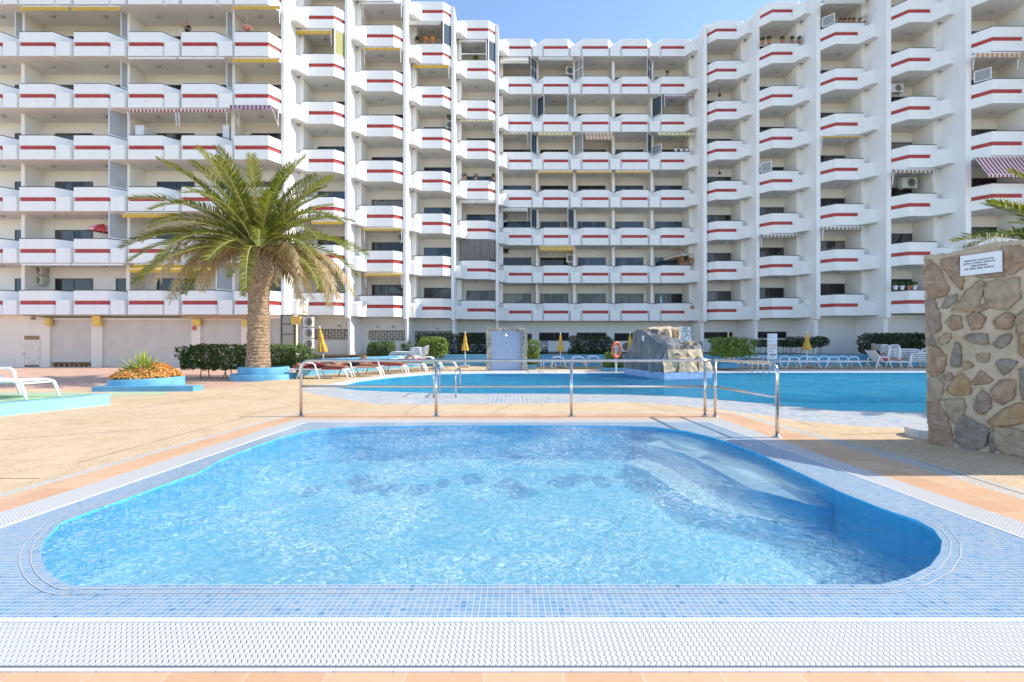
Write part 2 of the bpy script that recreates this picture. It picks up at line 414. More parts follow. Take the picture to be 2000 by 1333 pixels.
def offclosed(poly, d):
    n = len(poly); out = []
    for i in range(n):
        a = Vector(poly[i-1]); p = Vector(poly[i]); c = Vector(poly[(i+1) % n])
        t = ((c - a)).normalized(); out.append((p.x + (-t.y) * d, p.y + t.x * d))
    return out
area = sum(Wp[i-1][0]*Wp[i][1] - Wp[i][0]*Wp[i-1][1] for i in range(len(Wp)))
sg = -1 if area > 0 else 1
def sheetobj(name, outer, holes, m, z=0.0):
    b = MB(); b.sheet(outer, holes, z); o = b.obj(name, m); return struct(o)
# main pool outlines
po = [(588,760),(605,768),(640,774),(690,783),(735,790),(900,790),(1100,788),(1230,786),(1330,793),(1400,799),(1560,822),(1640,830),(1740,836),(1815,838)]
Po = [gp(*p) for p in po] + [(26, 7.6), (26, 22.9)] + [gp(*p) for p in [(1810,722.5),(1600,722.5),(1400,722.8),(1215,724),(950,724.5),(849,726),(765,731.5),(700,739.5)]]
pi_ = [(655,758),(700,763),(800,767),(900,769),(1060,769),(1230,771),(1330,775),(1430,783),(1500,789),(1640,803),(1810,806)]
Pi = [gp(*p) for p in pi_] + [(25, 9.3), (25, 20.6)] + [gp(*p) for p in [(1810,728),(1600,728),(1400,728.5),(1215,730),(950,730),(849,731.5),(765,738),(700,746)]]
PLZ = [(-60, 13.7), (-8.7, 13.7), (-8.15, 18.55), (-4.75, 25.45), (-4.75, 33), (-60, 33)]
zpl = lambda x, y: -(min(y, 26.4) - 13.7) * 0.0126
cem_o = [(-5.02, 0.5), (-4.22, 9.32), (4.34, 9.32), (4.50, 7.69), (4.74, 5.38), (4.90, 0.5)]
sheetobj('ground', [(-150, -30), (150, -30), (150, 400), (-150, 400)], [cem_o, Po, PLZ], DECK)
sheetobj('plaza_paving', PLZ, [], PLAZA, zpl)
sheetobj('cement_border', cem_o, [Tp], DECKG)
sheetobj('terracotta_border', Tp, [Gp], TERRA)
b = MB()   # the overflow gutter, its side runs turned
for i in range(len(Gp)):
    j = (i + 1) % len(Gp)
    b.face([(*Gp[i], 0), (*Gp[j], 0), (*Mp[j], 0), (*Mp[i], 0)][::-1], 1 if i in (0, 2, 3) else 0)
struct(b.obj('gutter_grate', [GR1, GR2]))
b = MB()
b.box(-4.29, 4.05, 2.055, 2.073, -0.01, 0.004, 0)
struct(b.obj('gutter_lip', [mat('gutter_gap', (0.13, 0.14, 0.15), 0.6)]))
b = MB(); b.box(-3.90, 3.65, 2.395, 2.43, -0.01, 0.005); b.box(-4.32, 4.08, 2.035, 2.056, -0.01, 0.006)
for (p, q) in ((Mp[0], Mp[1]), (Mp[3], Mp[4]), (Mp[2], Mp[3])):
    d = (Vector(q) - Vector(p)).normalized(); nn = Vector((-d.y, d.x)) * 0.012
    b.prism([(p[0]-nn.x, p[1]-nn.y), (q[0]-nn.x, q[1]-nn.y), (q[0]+nn.x, q[1]+nn.y), (p[0]+nn.x, p[1]+nn.y)], -0.01, 0.004)
struct(b.obj('gutter_edge', MOSW))
sheetobj('mosaic_border', Mp, [Wp], MOS)
b = MB()   # two pale grout curves following the basin
for d0 in (0.045, 0.095):
    A = offclosed(Wp, sg * d0); B = offclosed(Wp, sg * (d0 + 0.006))
    for i in range(len(A)):
        j = (i + 1) % len(A)
        if A[i][1] < 2.66 and abs(A[i][0]) < 2.2: continue
        b.face([(*A[i], .003), (*A[j], .003), (*B[j], .003), (*B[i], .003)])
struct(b.obj('grout_lines', mat('pale_grout', (0.46, 0.48, 0.50), 0.6)))
def basin(name, poly, depth, m, step=None):
    b = MB(); n = len(poly); ms = m if isinstance(m, list) else [m, m]
    for i in range(n):
        j = (i + 1) % n
        b.face([(*poly[i], 0), (*poly[j], 0), (*poly[j], -depth), (*poly[i], -depth)], 1)
    b.sheet(poly, [], -depth)
    return struct(b.obj(name, ms))
BASW = tiles('basin_wall_mosaic', [(0, (0.05, 0.40, 0.72)), (0.6, (0.07, 0.46, 0.76)), (1.0, (0.03, 0.32, 0.64))], (0.0342, 0.0342, 0.0342), (0.14, 0.50, 0.76), 0.05, 0.4, bum=0)  # deeper blue copy of the basin tiles, shade painted into walls and risers
basin('pool_floor', Wp, 0.55, [BAS, BASW])
wl = [gp(*q) for q in [(1300,836),(1340,842),(1392,854),(1424,864),(1480,885),(1560,922),(1625,954)]]
def taper(sgn, d):
    full = offs(wl, sgn*d); k = [1, 1, 1, 1, 1, .92, .25]
    return [(w0[0]+(f0[0]-w0[0])*q, w0[1]+(f0[1]-w0[1])*q) for w0, f0, q in zip(wl, full, k)]
sn = -1 if offs(wl, -.4)[2][0] < wl[2][0] else 1
o1 = taper(sn, .58); o2 = taper(sn, 1.16)      # two broad submerged steps along the far right side
STEP = mat('white_step_tiles', (0.72, 0.82, 0.85), 0.5, bstr=0.2)  # pale treads: the brighter light on the steps is put into the colour
for pa_, pb_, zz_ in ((wl, o1, -.17), (o1, o2, -.36)):
    b = MB(); b.prism(list(pa_) + list(reversed(pb_)), -.56, zz_); b.m = [0 if k == 1 else 1 for k in range(len(b.f))]; struct(b.obj('pool_step', [STEP, BASW]))
b = MB()      # dark blue patches painted as the submerged jets' shadows on the floor
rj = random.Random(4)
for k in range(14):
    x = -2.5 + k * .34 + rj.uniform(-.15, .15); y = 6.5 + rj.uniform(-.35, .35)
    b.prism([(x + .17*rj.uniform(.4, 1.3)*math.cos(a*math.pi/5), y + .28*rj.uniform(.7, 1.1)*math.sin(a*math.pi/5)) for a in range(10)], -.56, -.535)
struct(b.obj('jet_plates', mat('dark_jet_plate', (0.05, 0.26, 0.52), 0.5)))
basin('big_pool_floor', Pi, 1.3, BAS2)
# water surfaces with real ripples
def watersheet(name, poly, m, res, amp, z):
    xs = [p[0] for p in poly]; ys = [p[1] for p in poly]
    def inside(x, y):
        c = False; n = len(poly)
        for i in range(n):
            x1, y1 = poly[i-1]; x2, y2 = poly[i]
            if (y1 > y) != (y2 > y) and x < (x2-x1)*(y-y1)/(y2-y1)+x1: c = not c
        return c
    bm = bmesh.new(); idx = {}
    x0, y0 = min(xs), min(ys); nx = int((max(xs)-x0)/res)+1; ny = int((max(ys)-y0)/res)+1
    def g(i, j):
        if (i, j) not in idx:
            x = x0+i*res; y = y0+j*res
            h = noise.noise(Vector((x*2.1, y*3.0, 0))) + 0.5*noise.noise(Vector((x*6+5, y*8, 2))) + 0.22*noise.noise(Vector((x*15, y*19, 5)))
            idx[(i, j)] = bm.verts.new((x, y, z + amp*h))
        return idx[(i, j)]
    # grid stays inside; it is slightly larger than the basin and hides under the rim sheets
    for i in range(nx):
        for j in range(ny):
            cx = x0+(i+.5)*res; cy = y0+(j+.5)*res
            if inside(cx, cy) or inside(cx+res, cy) or inside(cx-res, cy) or inside(cx, cy+res) or inside(cx, cy-res):
                bm.faces.new((g(i, j), g(i+1, j), g(i+1, j+1), g(i, j+1)))
    me = bpy.data.meshes.new(name); bm.to_mesh(me); bm.free(); me.materials.append(m)
    me.polygons.foreach_set('use_smooth', [True]*len(me.polygons))
    return struct(link(name, me))
watersheet('water', Wp, W1, 0.03, 0.011, -0.018)
watersheet('water', Pi, W2, 0.10, 0.006, -0.016)
# rim of the big pool: pale mosaic ledge on the near side, white tiles on the far side
b = MB(); b.sheet(Po, [Pi], 0.0)
for k, f in enumerate(b.f):
    cy = sum(b.v[i][1] for i in f) / len(f); cx = sum(b.v[i][0] for i in f) / len(f)
    b.m[k] = 1 if (cy > 15.2 or (cx < -5.2 and cy > 14.0)) else 0
struct(b.obj('pool_rim', [MOSP, MOSW]))
b = MB()   # dark tile line along the near water's edge
nearp = [gp(*p) for p in pi_[3:]]
for a, c in zip(nearp, nearp[1:]):
    d = (Vector(c)-Vector(a)); L = d.length; d.normalize(); nn = Vector((d.y, -d.x))*0.05; k = 0.0
    while k < L:
        q = Vector(a)+d*k; e = Vector(a)+d*min(L, k+0.05)
        b.face([(q.x, q.y, .004), (q.x+nn.x, q.y+nn.y, .004), (e.x+nn.x, e.y+nn.y, .004), (e.x, e.y, .004)]); k += 0.09
struct(b.obj('dark_tile_line', mat('navy_tiles', (0.05, 0.06, 0.22), 0.3)))
b = MB()   # expansion joints in the deck
for p, q in (((1230,787),(1330,808)), ((1330,793),(1430,812)), ((0,935),(78,935)), ((420,775),(250,800)), ((1560,823),(1590,833)), ((480,752),(600,780)), ((1000,789),(960,808)), ((1790,900),(2000,966)), ((0,860),(300,838)), ((150,905),(480,815)), ((1640,850),(1790,845)), ((600,786),(480,812)), ((820,790),(790,808))):
    p = Vector(gp(*p)); q = Vector(gp(*q)); d = (q-p).normalized(); nn = Vector((-d.y, d.x))*0.006
    b.face([(p.x-nn.x, p.y-nn.y, .002), (q.x-nn.x, q.y-nn.y, .002), (q.x+nn.x, q.y+nn.y, .002), (p.x+nn.x, p.y+nn.y, .002)])
struct(b.obj('deck_joints', mat('joint_dark', (0.16, 0.11, 0.07), 0.9)))
# ---------------------------------------------------------------- the two buildings
SP = 2.8; PH = 1.29; SA, SB = 0.53, 0.75; DP = 1.84; NR = 7
def X(px, D): return (px - 1000) / F * D
class Colm: pass
cols = []
def addcol(name, D, ys, left, right, bl, br, fx0=None, fx1=None, win=None, nr=7):
    c = Colm(); c.name = name; c.D = D; c.z = CH + (HY - ys) / F * D - 0.64
    c.L = left; c.Rt = right; c.bl = bl; c.br = br
    c.x0 = fx0 if fx0 is not None else bl + {'nib': .36, 'fin': .5, 'notch': .55}[left]
    c.x1 = fx1 if fx1 is not None else br - {'nib': .36, 'fin': .5, 'notch': .55}[right]
    c.win = win; c.nr = nr; cols.append(c); return c
LWD = 26.2
ff = [(-64, 0), (42, 106), (148, 213), (253, 317.5), (358, 421)]
lwf = [(X(a, LWD), X(b_, LWD)) for a, b_ in ((-64, 1), (37.5, 103), (144, 210), (250, 315.5), (355, 420))]
bnd = [-30.95] + [(lwf[i][1] + lwf[i+1][0]) / 2 for i in range(4)] + [(lwf[4][1] + X(461, LWD)) / 2]
for i in range(5):
    addcol('W%d' % i, LWD, 591.5, 'notch', 'notch', bnd[i], bnd[i+1], lwf[i][0], lwf[i][1])
addcol('W5', LWD, 591.5, 'notch', 'fin', bnd[5], -12.82, X(458, LWD), X(524, LWD))
FL = {}                      # left boundary (right face of the fin before it)
fx = [(-12.93, -12.76), (-9.92, -9.755), (-6.85, -6.68), (None), (None)]
Ls = [('L1', 28.36, 594, 673.6, 679.4), ('L2', 30.04, 598.8, 787.4, 792.9), ('L3', 31.94, 602.5, 881.4, 887.0), ('L4', 33.8, 606, 968.0, 973.3)]
fl = -12.66; fins = [(-12.82, -12.66, 26.86)]
for nme, D, ys, pa, pb in Ls:
    fr0, fr1 = X(pa, D + .42), X(pb, D + .42)
    addcol(nme, D, ys, 'nib', 'fin', fl, fr0); fins.append((fr0, fr1, D + .42)); fl = fr1
CD = 35.83
cf = [X(p, CD) for p in (994, 1037, 1062.9, 1109.1, 1139.2, 1187.5, 1216, 1264.5, 1293, 1337)]
cb = [fl, (cf[1]+cf[2])/2, (cf[3]+cf[4])/2, (cf[5]+cf[6])/2, (cf[7]+cf[8])/2]
rr = [('R1', 33.8, 607, 1477.0, 1483.4), ('R2', 31.9, 602.2, 1594.5, 1602.5), ('R3', 29.93, 596.4, 1731.5, 1740.6), ('R4', 27.94, 590, 1886, 1897), ('R5', 25.9, 587, None, None), ('R6', 23.6, 583, None, None)]
# fin between C5 and R1 : its left edge is C5's right boundary
c5r = X(1371.5, 34.4); r1l = X(1378.5, 34.4)
for i in range(5):
    lft = 'nib' if i == 0 else 'notch'; rgt = 'nib' if i == 4 else 'notch'
    addcol('C%d' % (i+1), CD, 610, lft, rgt, cb[i], cb[i+1] if i < 4 else c5r, cf[2*i] - (0.38 if i == 0 else 0), cf[2*i+1] if i < 4 else c5r - .36)
fins.append((c5r, r1l, 34.2)); fl = r1l
rl = [r1l]
Rfr = []
for k, (nme, D, ys, pa, pb) in enumerate(rr):
    if pa:
        Dn = rr[k+1][1] + .68; f0, f1 = X(pa, Dn), X(pb, Dn)
    else:
        f0 = fl + 2.85; f1 = f0 + .2; Dn = D - 1.7
    addcol(nme, D, ys, 'fin', 'nib', fl, f0)
    fins.append((f0, f1, Dn)); fl = f1
colby = {c.name: c for c in cols}

wingA = thing('apartment_building', 'white apartment wing at the left with shutters and yellow blocks at ground level', 'building', (-22, LWD, 0))
wingB = thing('apartment_building', 'white stepped apartment block curving round the pool with thin fins between its balconies', 'building', (4, CD, 0))
def balcony_mesh(c):
    """local to (0, D, zbase of the floor)"""
    D = c.D
    P = []
    P.append({'nib': (c.bl, D+.36), 'fin': (c.bl, D+.66), 'notch': (c.bl + .005, D+.69)}[c.L])
    P.append((c.x0, D)); P.append((c.x1, D))
    P.append({'nib': (c.br, D+.36), 'fin': (c.br, D+(.68 if c.name == 'W5' else .5)), 'notch': (c.br - .005, D+.69)}[c.Rt])
    I = offs(P, .12); I[0] = (P[0][0], P[0][1] + .14); I[-1] = (P[-1][0], P[-1][1] + .14)
    def band(b, A, B, z0, z1, m=0):
        b.prism(list(A) + list(reversed(B)), z0, z1, m)
    # stripe range
    def lerp(a, c2, t): return (a[0] + (c2[0]-a[0])*t, a[1] + (c2[1]-a[1])*t)
    if c.L == 'nib': sl = [(c.bl + .74, D)]
    elif c.L == 'fin': sl = [lerp(P[1], P[0], .995), P[1]]
    else: sl = [lerp(P[1], P[0], .14), P[1]]
    if c.Rt == 'nib': sr = [(c.br - .74, D)]
    elif c.Rt == 'fin': sr = [P[2], lerp(P[2], P[3], .995)]
    else: sr = [P[2], lerp(P[2], P[3], .14)]
    SPth = sl + sr; SO = offs(SPth, .055)
    b = MB(); band(b, P, I, 0, SA); band(b, P, I, SB, PH)
    full = offs(SPth, .12)
    # white mid pieces left and right of the stripe
    if c.L == 'nib': band(b, [P[0], P[1], sl[0]], [I[0], I[1], (sl[0][0], D+.12)], SA, SB)
    elif c.L == 'notch': band(b, [P[0], sl[0]], [I[0], full[0]], SA, SB)
    if c.Rt == 'nib': band(b, [sr[-1], P[2], P[3]], [(sr[-1][0], D+.12), I[2], I[3]], SA, SB)
    elif c.Rt == 'notch': band(b, [sr[-1], P[3]], [full[-1], I[3]], SA, SB)
    # slab
    b.prism(list(I) + [(c.br, D+DP), (c.bl, D+DP)], 0.0, .16)
    # water spout
    sx = (c.x0 + c.x1) / 2 + (0.12 if c.L != 'fin' else 0.35)
    b.tube([(sx, D-.10, .33), (sx, D+.01, .335)], .022, 6)
    b.tube([(sx, D-.102, .33), (sx, D-.095, .33)], .014, 6, 1)
    # nibs
    if c.L == 'nib':
        x = c.bl; b.hexa([(x, D-.7, -.004), (x+.36, D-.7, -.004), (x+.74, D-.001, -.004), (x, D-.001, -.004)], [(x, D-.7, .8), (x+.36, D-.7, .8), (x+.74, D-.001, .98), (x, D-.001, .98)])
    if c.Rt == 'nib':
        x = c.br; b.hexa([(x-.36, D-.7, -.004), (x, D-.7, -.004), (x, D-.001, -.004), (x-.74, D-.001, -.004)], [(x-.36, D-.7, .8), (x, D-.7, .8), (x, D-.001, .98), (x-.74, D-.001, .98)])
    if c.Rt == 'notch':
        x = c.br; b.hexa([(x-.36, D-.02, -.004), (x+.36, D-.02, -.004), (x+.36, D+.68, -.004), (x-.36, D+.68, -.004)],
                         [(x-.36, D-.02, .775), (x+.36, D-.02, .775), (x+.36, D+.68, .775), (x-.36, D+.68, .775)])
    r = MB(); band(r, SO, full, SA + .001, SB - .001)
    h = MB(); Hm = [(p[0], p[1]) for p in offs(P, .03)]; Hi = offs(P, .10); Hm[0] = (P[0][0], P[0][1]+.03); Hm[-1] = (P[-1][0], P[-1][1]+.03); Hi[0] = (P[0][0], P[0][1]+.12); Hi[-1] = (P[-1][0], P[-1][1]+.12)
    band(h, Hm, Hi, PH + .012, PH + .055)
    for p, q in zip(Hm, Hm[1:]):
        n = 5
        for k in range(n + 1):
            t = k / n; x = p[0] + (q[0]-p[0])*t; y = p[1] + (q[1]-p[1])*t + .03; h.box(x-.012, x+.012, y-.012, y+.012, PH, PH + .013)
    return b, r, h
LAMPM = None
def lampmesh():
    b = MB(); b.lathe([(.05, -.10), (.10, -.085), (.14, -.045), (.15, 0)], n=14); return b.mesh('ceiling_lamp', LAMP, True)
LAMPM = lampmesh()
def window_meshes(wd, ht, key):
    f = MB(); t = .05
    f.box(-wd/2, wd/2, -.05, 0, ht-t, ht); f.box(-wd/2, -wd/2+t, -.05, 0, 0, ht-t); f.box(wd/2-t, wd/2, -.05, 0, 0, ht-t)
    f.box(-.03, .03, -.045, 0, 0, ht-t)
    p = MB(); p.box(-wd/2+t, -.03, -.03, -.005, 0, ht-t); p.box(.03, wd/2-t, -.026, -.005, 0, ht-t)
    return f.mesh('window', FRAME), p.mesh('pane', [PANE, PANE2, PANE3, PANE4][key])
WM = {(w_, k): window_meshes(w_, 2.02, k) for w_ in (2.15, 1.25) for k in (0, 1, 2, 3)}
def put_window(parent, x, D, z, wd, key):
    f, p = WM[(wd, key)]
    o = link('window', f, parent, (x, D, z)); c = bpy.data.objects.new('pane', p); COL.objects.link(c); c.parent = o
for c in cols:
    par = wingA if c.name[0] == 'W' else wingB
    b, r, h = balcony_mesh(c)
    bm_ = b.mesh('balcony', [WHITE, BLACK]); rm = r.mesh('red_band', RED); hm = h.mesh('handrail', RAIL)
    for k in range(NR + 1):
        z = c.z + SP * k
        o = link('balcony' if k < NR else 'roof_parapet', bm_, par, (0, 0, z))
        rb = bpy.data.objects.new('red_band', rm); COL.objects.link(rb); rb.parent = o
        if k < NR:
            hb = bpy.data.objects.new('handrail', hm); COL.objects.link(hb); hb.parent = o
            if c.name not in ('R6',):
                link('ceiling_lamp', LAMPM, par, ((c.x0+c.x1)/2 + random.uniform(-.04, .04), c.D + .95, z + SP - .001))
    zt = c.z + SP * NR
    # windows on the back wall
    for k in range(NR):
        z = c.z + SP*k + .16; D = c.D + DP - .002
        key = 1 if (c.name[0] in 'CL' and k in (1, 2, 3)) else 0
        rk_ = (len(c.name)*7 + ord(c.name[1])*5 + k*11 + ord(c.name[0])) % 9
        if rk_ in (0, 4): key = 3
        elif rk_ in (2,): key = 2
        if c.name in ('W1', 'W3'):
            put_window(par, c.x0 + 1.32, D, z, 2.15, key)
        elif c.name in ('W0', 'W2', 'W4'):
            put_window(par, c.br - .95, D, z, 1.25, key)
        elif c.name in ('W5',): put_window(par, c.br - 1.2, D, z, 2.15, key)
        elif c.L == 'nib' and c.name[0] == 'L': put_window(par, c.bl + 1.62 if c.name != 'L4' else c.bl + 1.6, D, z, 2.15, key)
        elif c.name[0] == 'C': put_window(par, X({'C1': 1010.3, 'C2': 1082.5, 'C3': 1155.5, 'C4': 1229, 'C5': 1306.5}[c.name], D), D, z, 2.15, key)
        else: put_window(par, c.br - .34 - 1.075, D, z, 2.15, key)
    # walls of the bay
    w_ = MB()
    ea = .0 if c.L == 'notch' else .1; eb = .0 if c.Rt == 'notch' else .1
    w_.box(c.bl - ea, c.br + eb, c.D + DP, c.D + DP + .25, c.z, zt + .16)
    if c.L == 'nib': w_.box(c.bl, c.bl + .3, c.D + .32, c.D + DP - .001, c.z + .16, zt)
    if c.Rt == 'nib': w_.box(c.br - .3, c.br, c.D + .32, c.D + DP - .001, c.z + .16, zt)
    if c.L == 'notch' and c.name in ('W1', 'W3', 'W5', 'C2', 'C3', 'C4', 'C5'):
        w_.box(c.bl - .1, c.bl + .1, c.D + .70, c.D + DP - .001, c.z + .16, zt - .001)
    w_.obj('bay_wall', WHITE2, par)
top = 2.8 + SP * NR + PH
f_ = MB(); fA = MB()
deep = {}
for i, (a, b2, D0) in enumerate(fins):
    near = [c for c in cols if abs(c.bl - b2) < .02 or abs(c.br - a) < .02]
    D1 = max(c.D for c in near) + DP if near else D0 + 3
    m = MB(); m.box(a, b2, D0, D1 + .2, 2.70, top + .02)
    m.obj('fin_wall', WHITE, wingB)
# roof slab and the block behind
for nm, cs, par in (('A', [c for c in cols if c.name[0] == 'W'], wingA), ('B', [c for c in cols if c.name[0] != 'W'], wingB)):
    rb = MB()
    for c in cs: rb.box(c.bl, c.br, c.D + DP + .252, c.D + DP + 9, 0.0, c.z + SP * NR + .3)
    rb.obj('rear_block', WHITE2, par)
    rb = MB()
    for c in cs: rb.box(c.bl, c.br, c.D + .8, c.D + DP + .24, c.z + SP*NR + .17, c.z + SP * NR + .3)
    rb.obj('roof', WHITE2, par)
# ground floor walls of the stepped block
g = MB()
for c in cols:
    if c.name[0] == 'W': continue
    rec = 1.25 if c.name[0] != 'C' else 1.0
    g.box(c.bl - (0 if c.L == 'notch' else .1), c.br + (0 if c.Rt == 'notch' else .1), c.D + rec, c.D + DP + .26, -.3, 2.83 if c.z < 2.86 else 2.90)
    zz = c.z + .159
g.obj('ground_floor_wall', stucco('ground_floor_plaster', (0.74, 0.72, 0.68), 0.16), wingB)
for a, b2, D0 in fins[1:]:
    fs = MB()
    near = [c.D for c in cols if c.name[0] != 'W' and (abs(c.bl - b2) < .02 or abs(c.br - a) < .02)]
    fs.box(a + .01, b2 - .01, min(near) + .9, max(near) + DP, -.3, 2.69)
    fs.obj('ground_floor_fin', WHITE, wingB)
# long dark ground windows
def gwin(x0, x1, y0, y1, D, par=wingB, mull=True):
    a = pp(x0, y0, D); c = pp(x1, y1, D)
    m = MB(); t = .05
    m.box(a.x, c.x, D-.05, D-.002, a.z - t, a.z); m.box(a.x, c.x, D-.05, D-.002, c.z, c.z + t)
    m.box(a.x, a.x+t, D-.05, D-.002, c.z+t, a.z-t); m.box(c.x-t, c.x, D-.05, D-.002, c.z+t, a.z-t)
    if mull: m.box((a.x+c.x)/2-.025, (a.x+c.x)/2+.025, D-.05, D-.002, c.z+t, a.z-t)
    o = m.obj('window', FRAME, par)
    q = MB(); q.box(a.x+t, c.x-t, D-.025, D-.003, c.z+t, a.z-t); link('pane', q.mesh('pane', mat_dark), o)
mat_dark = mat('dark_vent_glass', (0.012, 0.012, 0.014), 0.35, spec=.15)
def gD(n): c = colby[n]; return c.D + (1.0 if n[0] == 'C' else 1.25)
gwin(1030, 1038.5, 652, 666, gD('C1'), mull=True); gwin(1053, 1111, 650, 666, gD('C2')); gwin(1126, 1184, 650, 663, gD('C3')); gwin(1200, 1252, 651, 668, gD('C4'))
gwin(1372, 1430, 649, 662, gD('R1')); gwin(1474, 1535, 648, 661, gD('R2')); gwin(897, 948, 650, 672, gD('L4')); gwin(985, 1026, 650, 668, gD('C1'))
def lattice(x0, x1, y0, y1, D):
    a = pp(x0, y0, D); c = pp(x1, y1, D); m = MB(); t = .035
    m.box(a.x, c.x, D-.06, D-.004, a.z-t, a.z); m.box(a.x, c.x, D-.06, D-.004, c.z, c.z+t)
    n = max(4, int((c.x-a.x)/.19)); dx = (c.x-a.x)/n
    for k in range(n+1): m.box(a.x+dx*k-t/2, a.x+dx*k+t/2, D-.055, D-.006, c.z+t, a.z-t)
    for k in range(n):
        for q in ((.2, .62) if k % 2 else (.38, .85)):
            zz = c.z + (a.z-c.z)*q; m.box(a.x+dx*k+t/2, a.x+dx*(k+1)-t/2, D-.05, D-.008, zz-t/2, zz+t/2)
    m.obj('window_lattice', mat('rusty_lattice', (0.17, 0.13, 0.09), 0.6), wingB)
    q = MB(); q.box(a.x+.02, c.x-.02, D-.012, D-.001, c.z+.02, a.z-.02); q.obj('blind_opening', stucco('blocked_opening', (0.55, 0.52, 0.46)), wingB)
lattice(611, 679, 643.5, 663, gD('L1')); lattice(721.5, 791, 646, 665, gD('L2')); lattice(812, 886, 647, 668, gD('L3'))
# small wall vents and wires
m = MB()
for x, y, n in ((663, 637, 'L1'), (738, 638.5, 'L2'), (768, 638.5, 'L2'), (855, 642, 'L3')):
    p = pp(x, y, gD(n)); m.box(p.x-.09, p.x+.09, p.y-.08, p.y-.001, p.z-.06, p.z+.06)
m.obj('wall_fitting', mat('beige_box', (0.42, 0.38, 0.32), 0.6), wingB)

# ---- ground floor of the left wing
SW = 26.75
def wp(x, y, D=SW): return pp(x, y, D)
gw = MB()
zt_ = 2.78
SH = [(97, 178, 625, 708), (199, 373.5, 625.5, 720), (391, 471, 625.5, 720), (528, 549.5, 623, 720)]
edges = [-120]
xs_prev = X(-150, SW)
for x0, x1, y0, y1 in SH:
    a = X(x0, SW); gw.box(xs_prev, a, SW, SW + .4, -.4, zt_); xs_prev = X(x1, SW)
    zz = wp(x0, y0).z; gw.box(a, xs_prev, SW+.001, SW + .39, zz, zt_ - .001)
gw.box(xs_prev, X(550.5, SW), SW, SW+.4, -.4, zt_)
gw.box(X(575.5, SW), -12.2, SW + .0, SW + .4, -.4, zt_)
gw.box(X(-150, SW), -12.6, SW + .41, SW + 2, -.4, zt_ + .1)
gw.box(X(-150, SW), X(500, SW), SW - .16, SW - .001, -.4, -.10)
gw.obj('ground_floor_wall', CREAM, wingA)
shm = mat('roller_shutter', (0.66, 0.58, 0.50), 0.5, var=0.08, nscale=1.5)
for x0, x1, y0, y1 in SH:
    m = MB(); a = wp(x0, y0); c = wp(x1, min(y1, 720)); z = c.z + (0.02 if y1 > 715 else 0)
    n = int((a.z - z) / .085); dz = (a.z - z)/n
    for k in range(n):
        zz = z + dz*k
        m.hexa([(a.x, SW+.08, zz), (c.x, SW+.08, zz), (c.x, SW+.16, zz), (a.x, SW+.16, zz)], [(a.x, SW+.125, zz+dz), (c.x, SW+.125, zz+dz), (c.x, SW+.16, zz+dz), (a.x, SW+.16, zz+dz)])
    m.obj('roller_shutter', shm, wingA)
yb = mat('yellow_paint', (0.72, 0.46, 0.10), 0.6, var=.2)
for x0, x1, y0, y1 in ((87, 96.5, 621, 636.5), (179, 194.5, 617, 636.5), (375, 390, 623, 636), (472.5, 484, 624.5, 636.5), (568, 586, 618, 634)):
    a = wp(x0, y0, SW-.2); c = wp(x1, y1, SW-.2); m = MB(); m.box(a.x, c.x, SW-.2, SW-.002, c.z, a.z); m.obj('yellow_block', yb, wingA)
m = MB(); a = wp(86, 618.5, SW-.1); c = wp(373, 621, SW-.1)  # black strip painted for the shadow gap above the shutters; the tube is a cable
m.box(a.x, c.x, SW-.12, SW-.003, c.z, a.z); m.tube([wp(4, 612, 26.3), wp(40, 615, 26.5), wp(86, 619, 26.6)], .02, 5)
m.obj('cable_run', BLACK, wingA)
m = MB(); a = wp(355, 616, SW-.3); c = wp(484, 622, SW-.3); m.box(a.x, c.x, SW-.32, SW-.21, c.z, a.z); m.obj('wooden_beam', mat('weathered_board', (0.42, 0.27, 0.16), 0.7, var=.4, nscale=9), wingA)
# small service door with vents
o = MB(); a = wp(48.5, 664); c = wp(78.5, 712.5); o.box(a.x, c.x, SW-.03, SW-.002, c.z, a.z); dr = o.obj('door', mat('white_door', (0.66, 0.58, 0.50), 0.45, var=.15), wingA)
o = MB(); a = wp(46.5, 691); o.box(a.x, a.x+.10, SW-.07, SW-.031, a.z-.02, a.z+.02); link('door_handle', o.mesh('door_handle', BLACK), dr)
o = MB(); a = wp(49, 657.5); c = wp(76.5, 665); o.box(a.x, c.x, SW-.04, SW-.003, c.z+.03, a.z+.03)
for k in range(3): o.box(a.x, c.x, SW-.06, SW-.041, c.z+.05+k*.06, c.z+.07+k*.06)
o.obj('vent_grille', mat('bronze_vent', (0.30, 0.17, 0.06), 0.5), wingA)
o = MB(); a = wp(48.5, 713.5); c = wp(77, 722); o.box(a.x, c.x, SW-.02, SW-.003, c.z, a.z); o.obj('door_sill_gap', mat('dark_rubble', (0.18, 0.14, 0.11), 0.9, var=.5, nscale=25), wingA)
o = MB(); a = wp(374.5, 637, SW); o.box(a.x+.05, a.x+.25, SW-.05, SW-.004, a.z-.24, a.z-.01); o.obj('alarm_box', mat('red_alarm', (0.50, 0.10, 0.06), 0.5), wingA)
# glass shop front by the corner
o = MB(); D = SW - .1
for x0, x1, y0, y1 in ((548.5, 551, 615, 712), (568, 570.5, 616, 634), (574, 576.5, 634, 712), (551, 568, 615, 617), (551, 574, 632.5, 634.5), (551, 574, 652.5, 654)):
    a = pp(x0, y0, D); c = pp(x1, y1, D); o.box(a.x, c.x, D-.03, D+.05, c.z, a.z)
sf = o.obj('shop_front', FRAME, wingA)
q = MB(); a = pp(551, 617, D); c = pp(568, 632.5, D); q.box(a.x, c.x, D, D+.02, c.z, a.z); a = pp(551, 634.5, D); c = pp(574, 712, D); q.box(a.x, c.x, D, D+.02, c.z, a.z)
link('pane', q.mesh('pane', glassmat('shop_glass', (0.22, 0.20, 0.19), 0.05, 0.9)), sf)
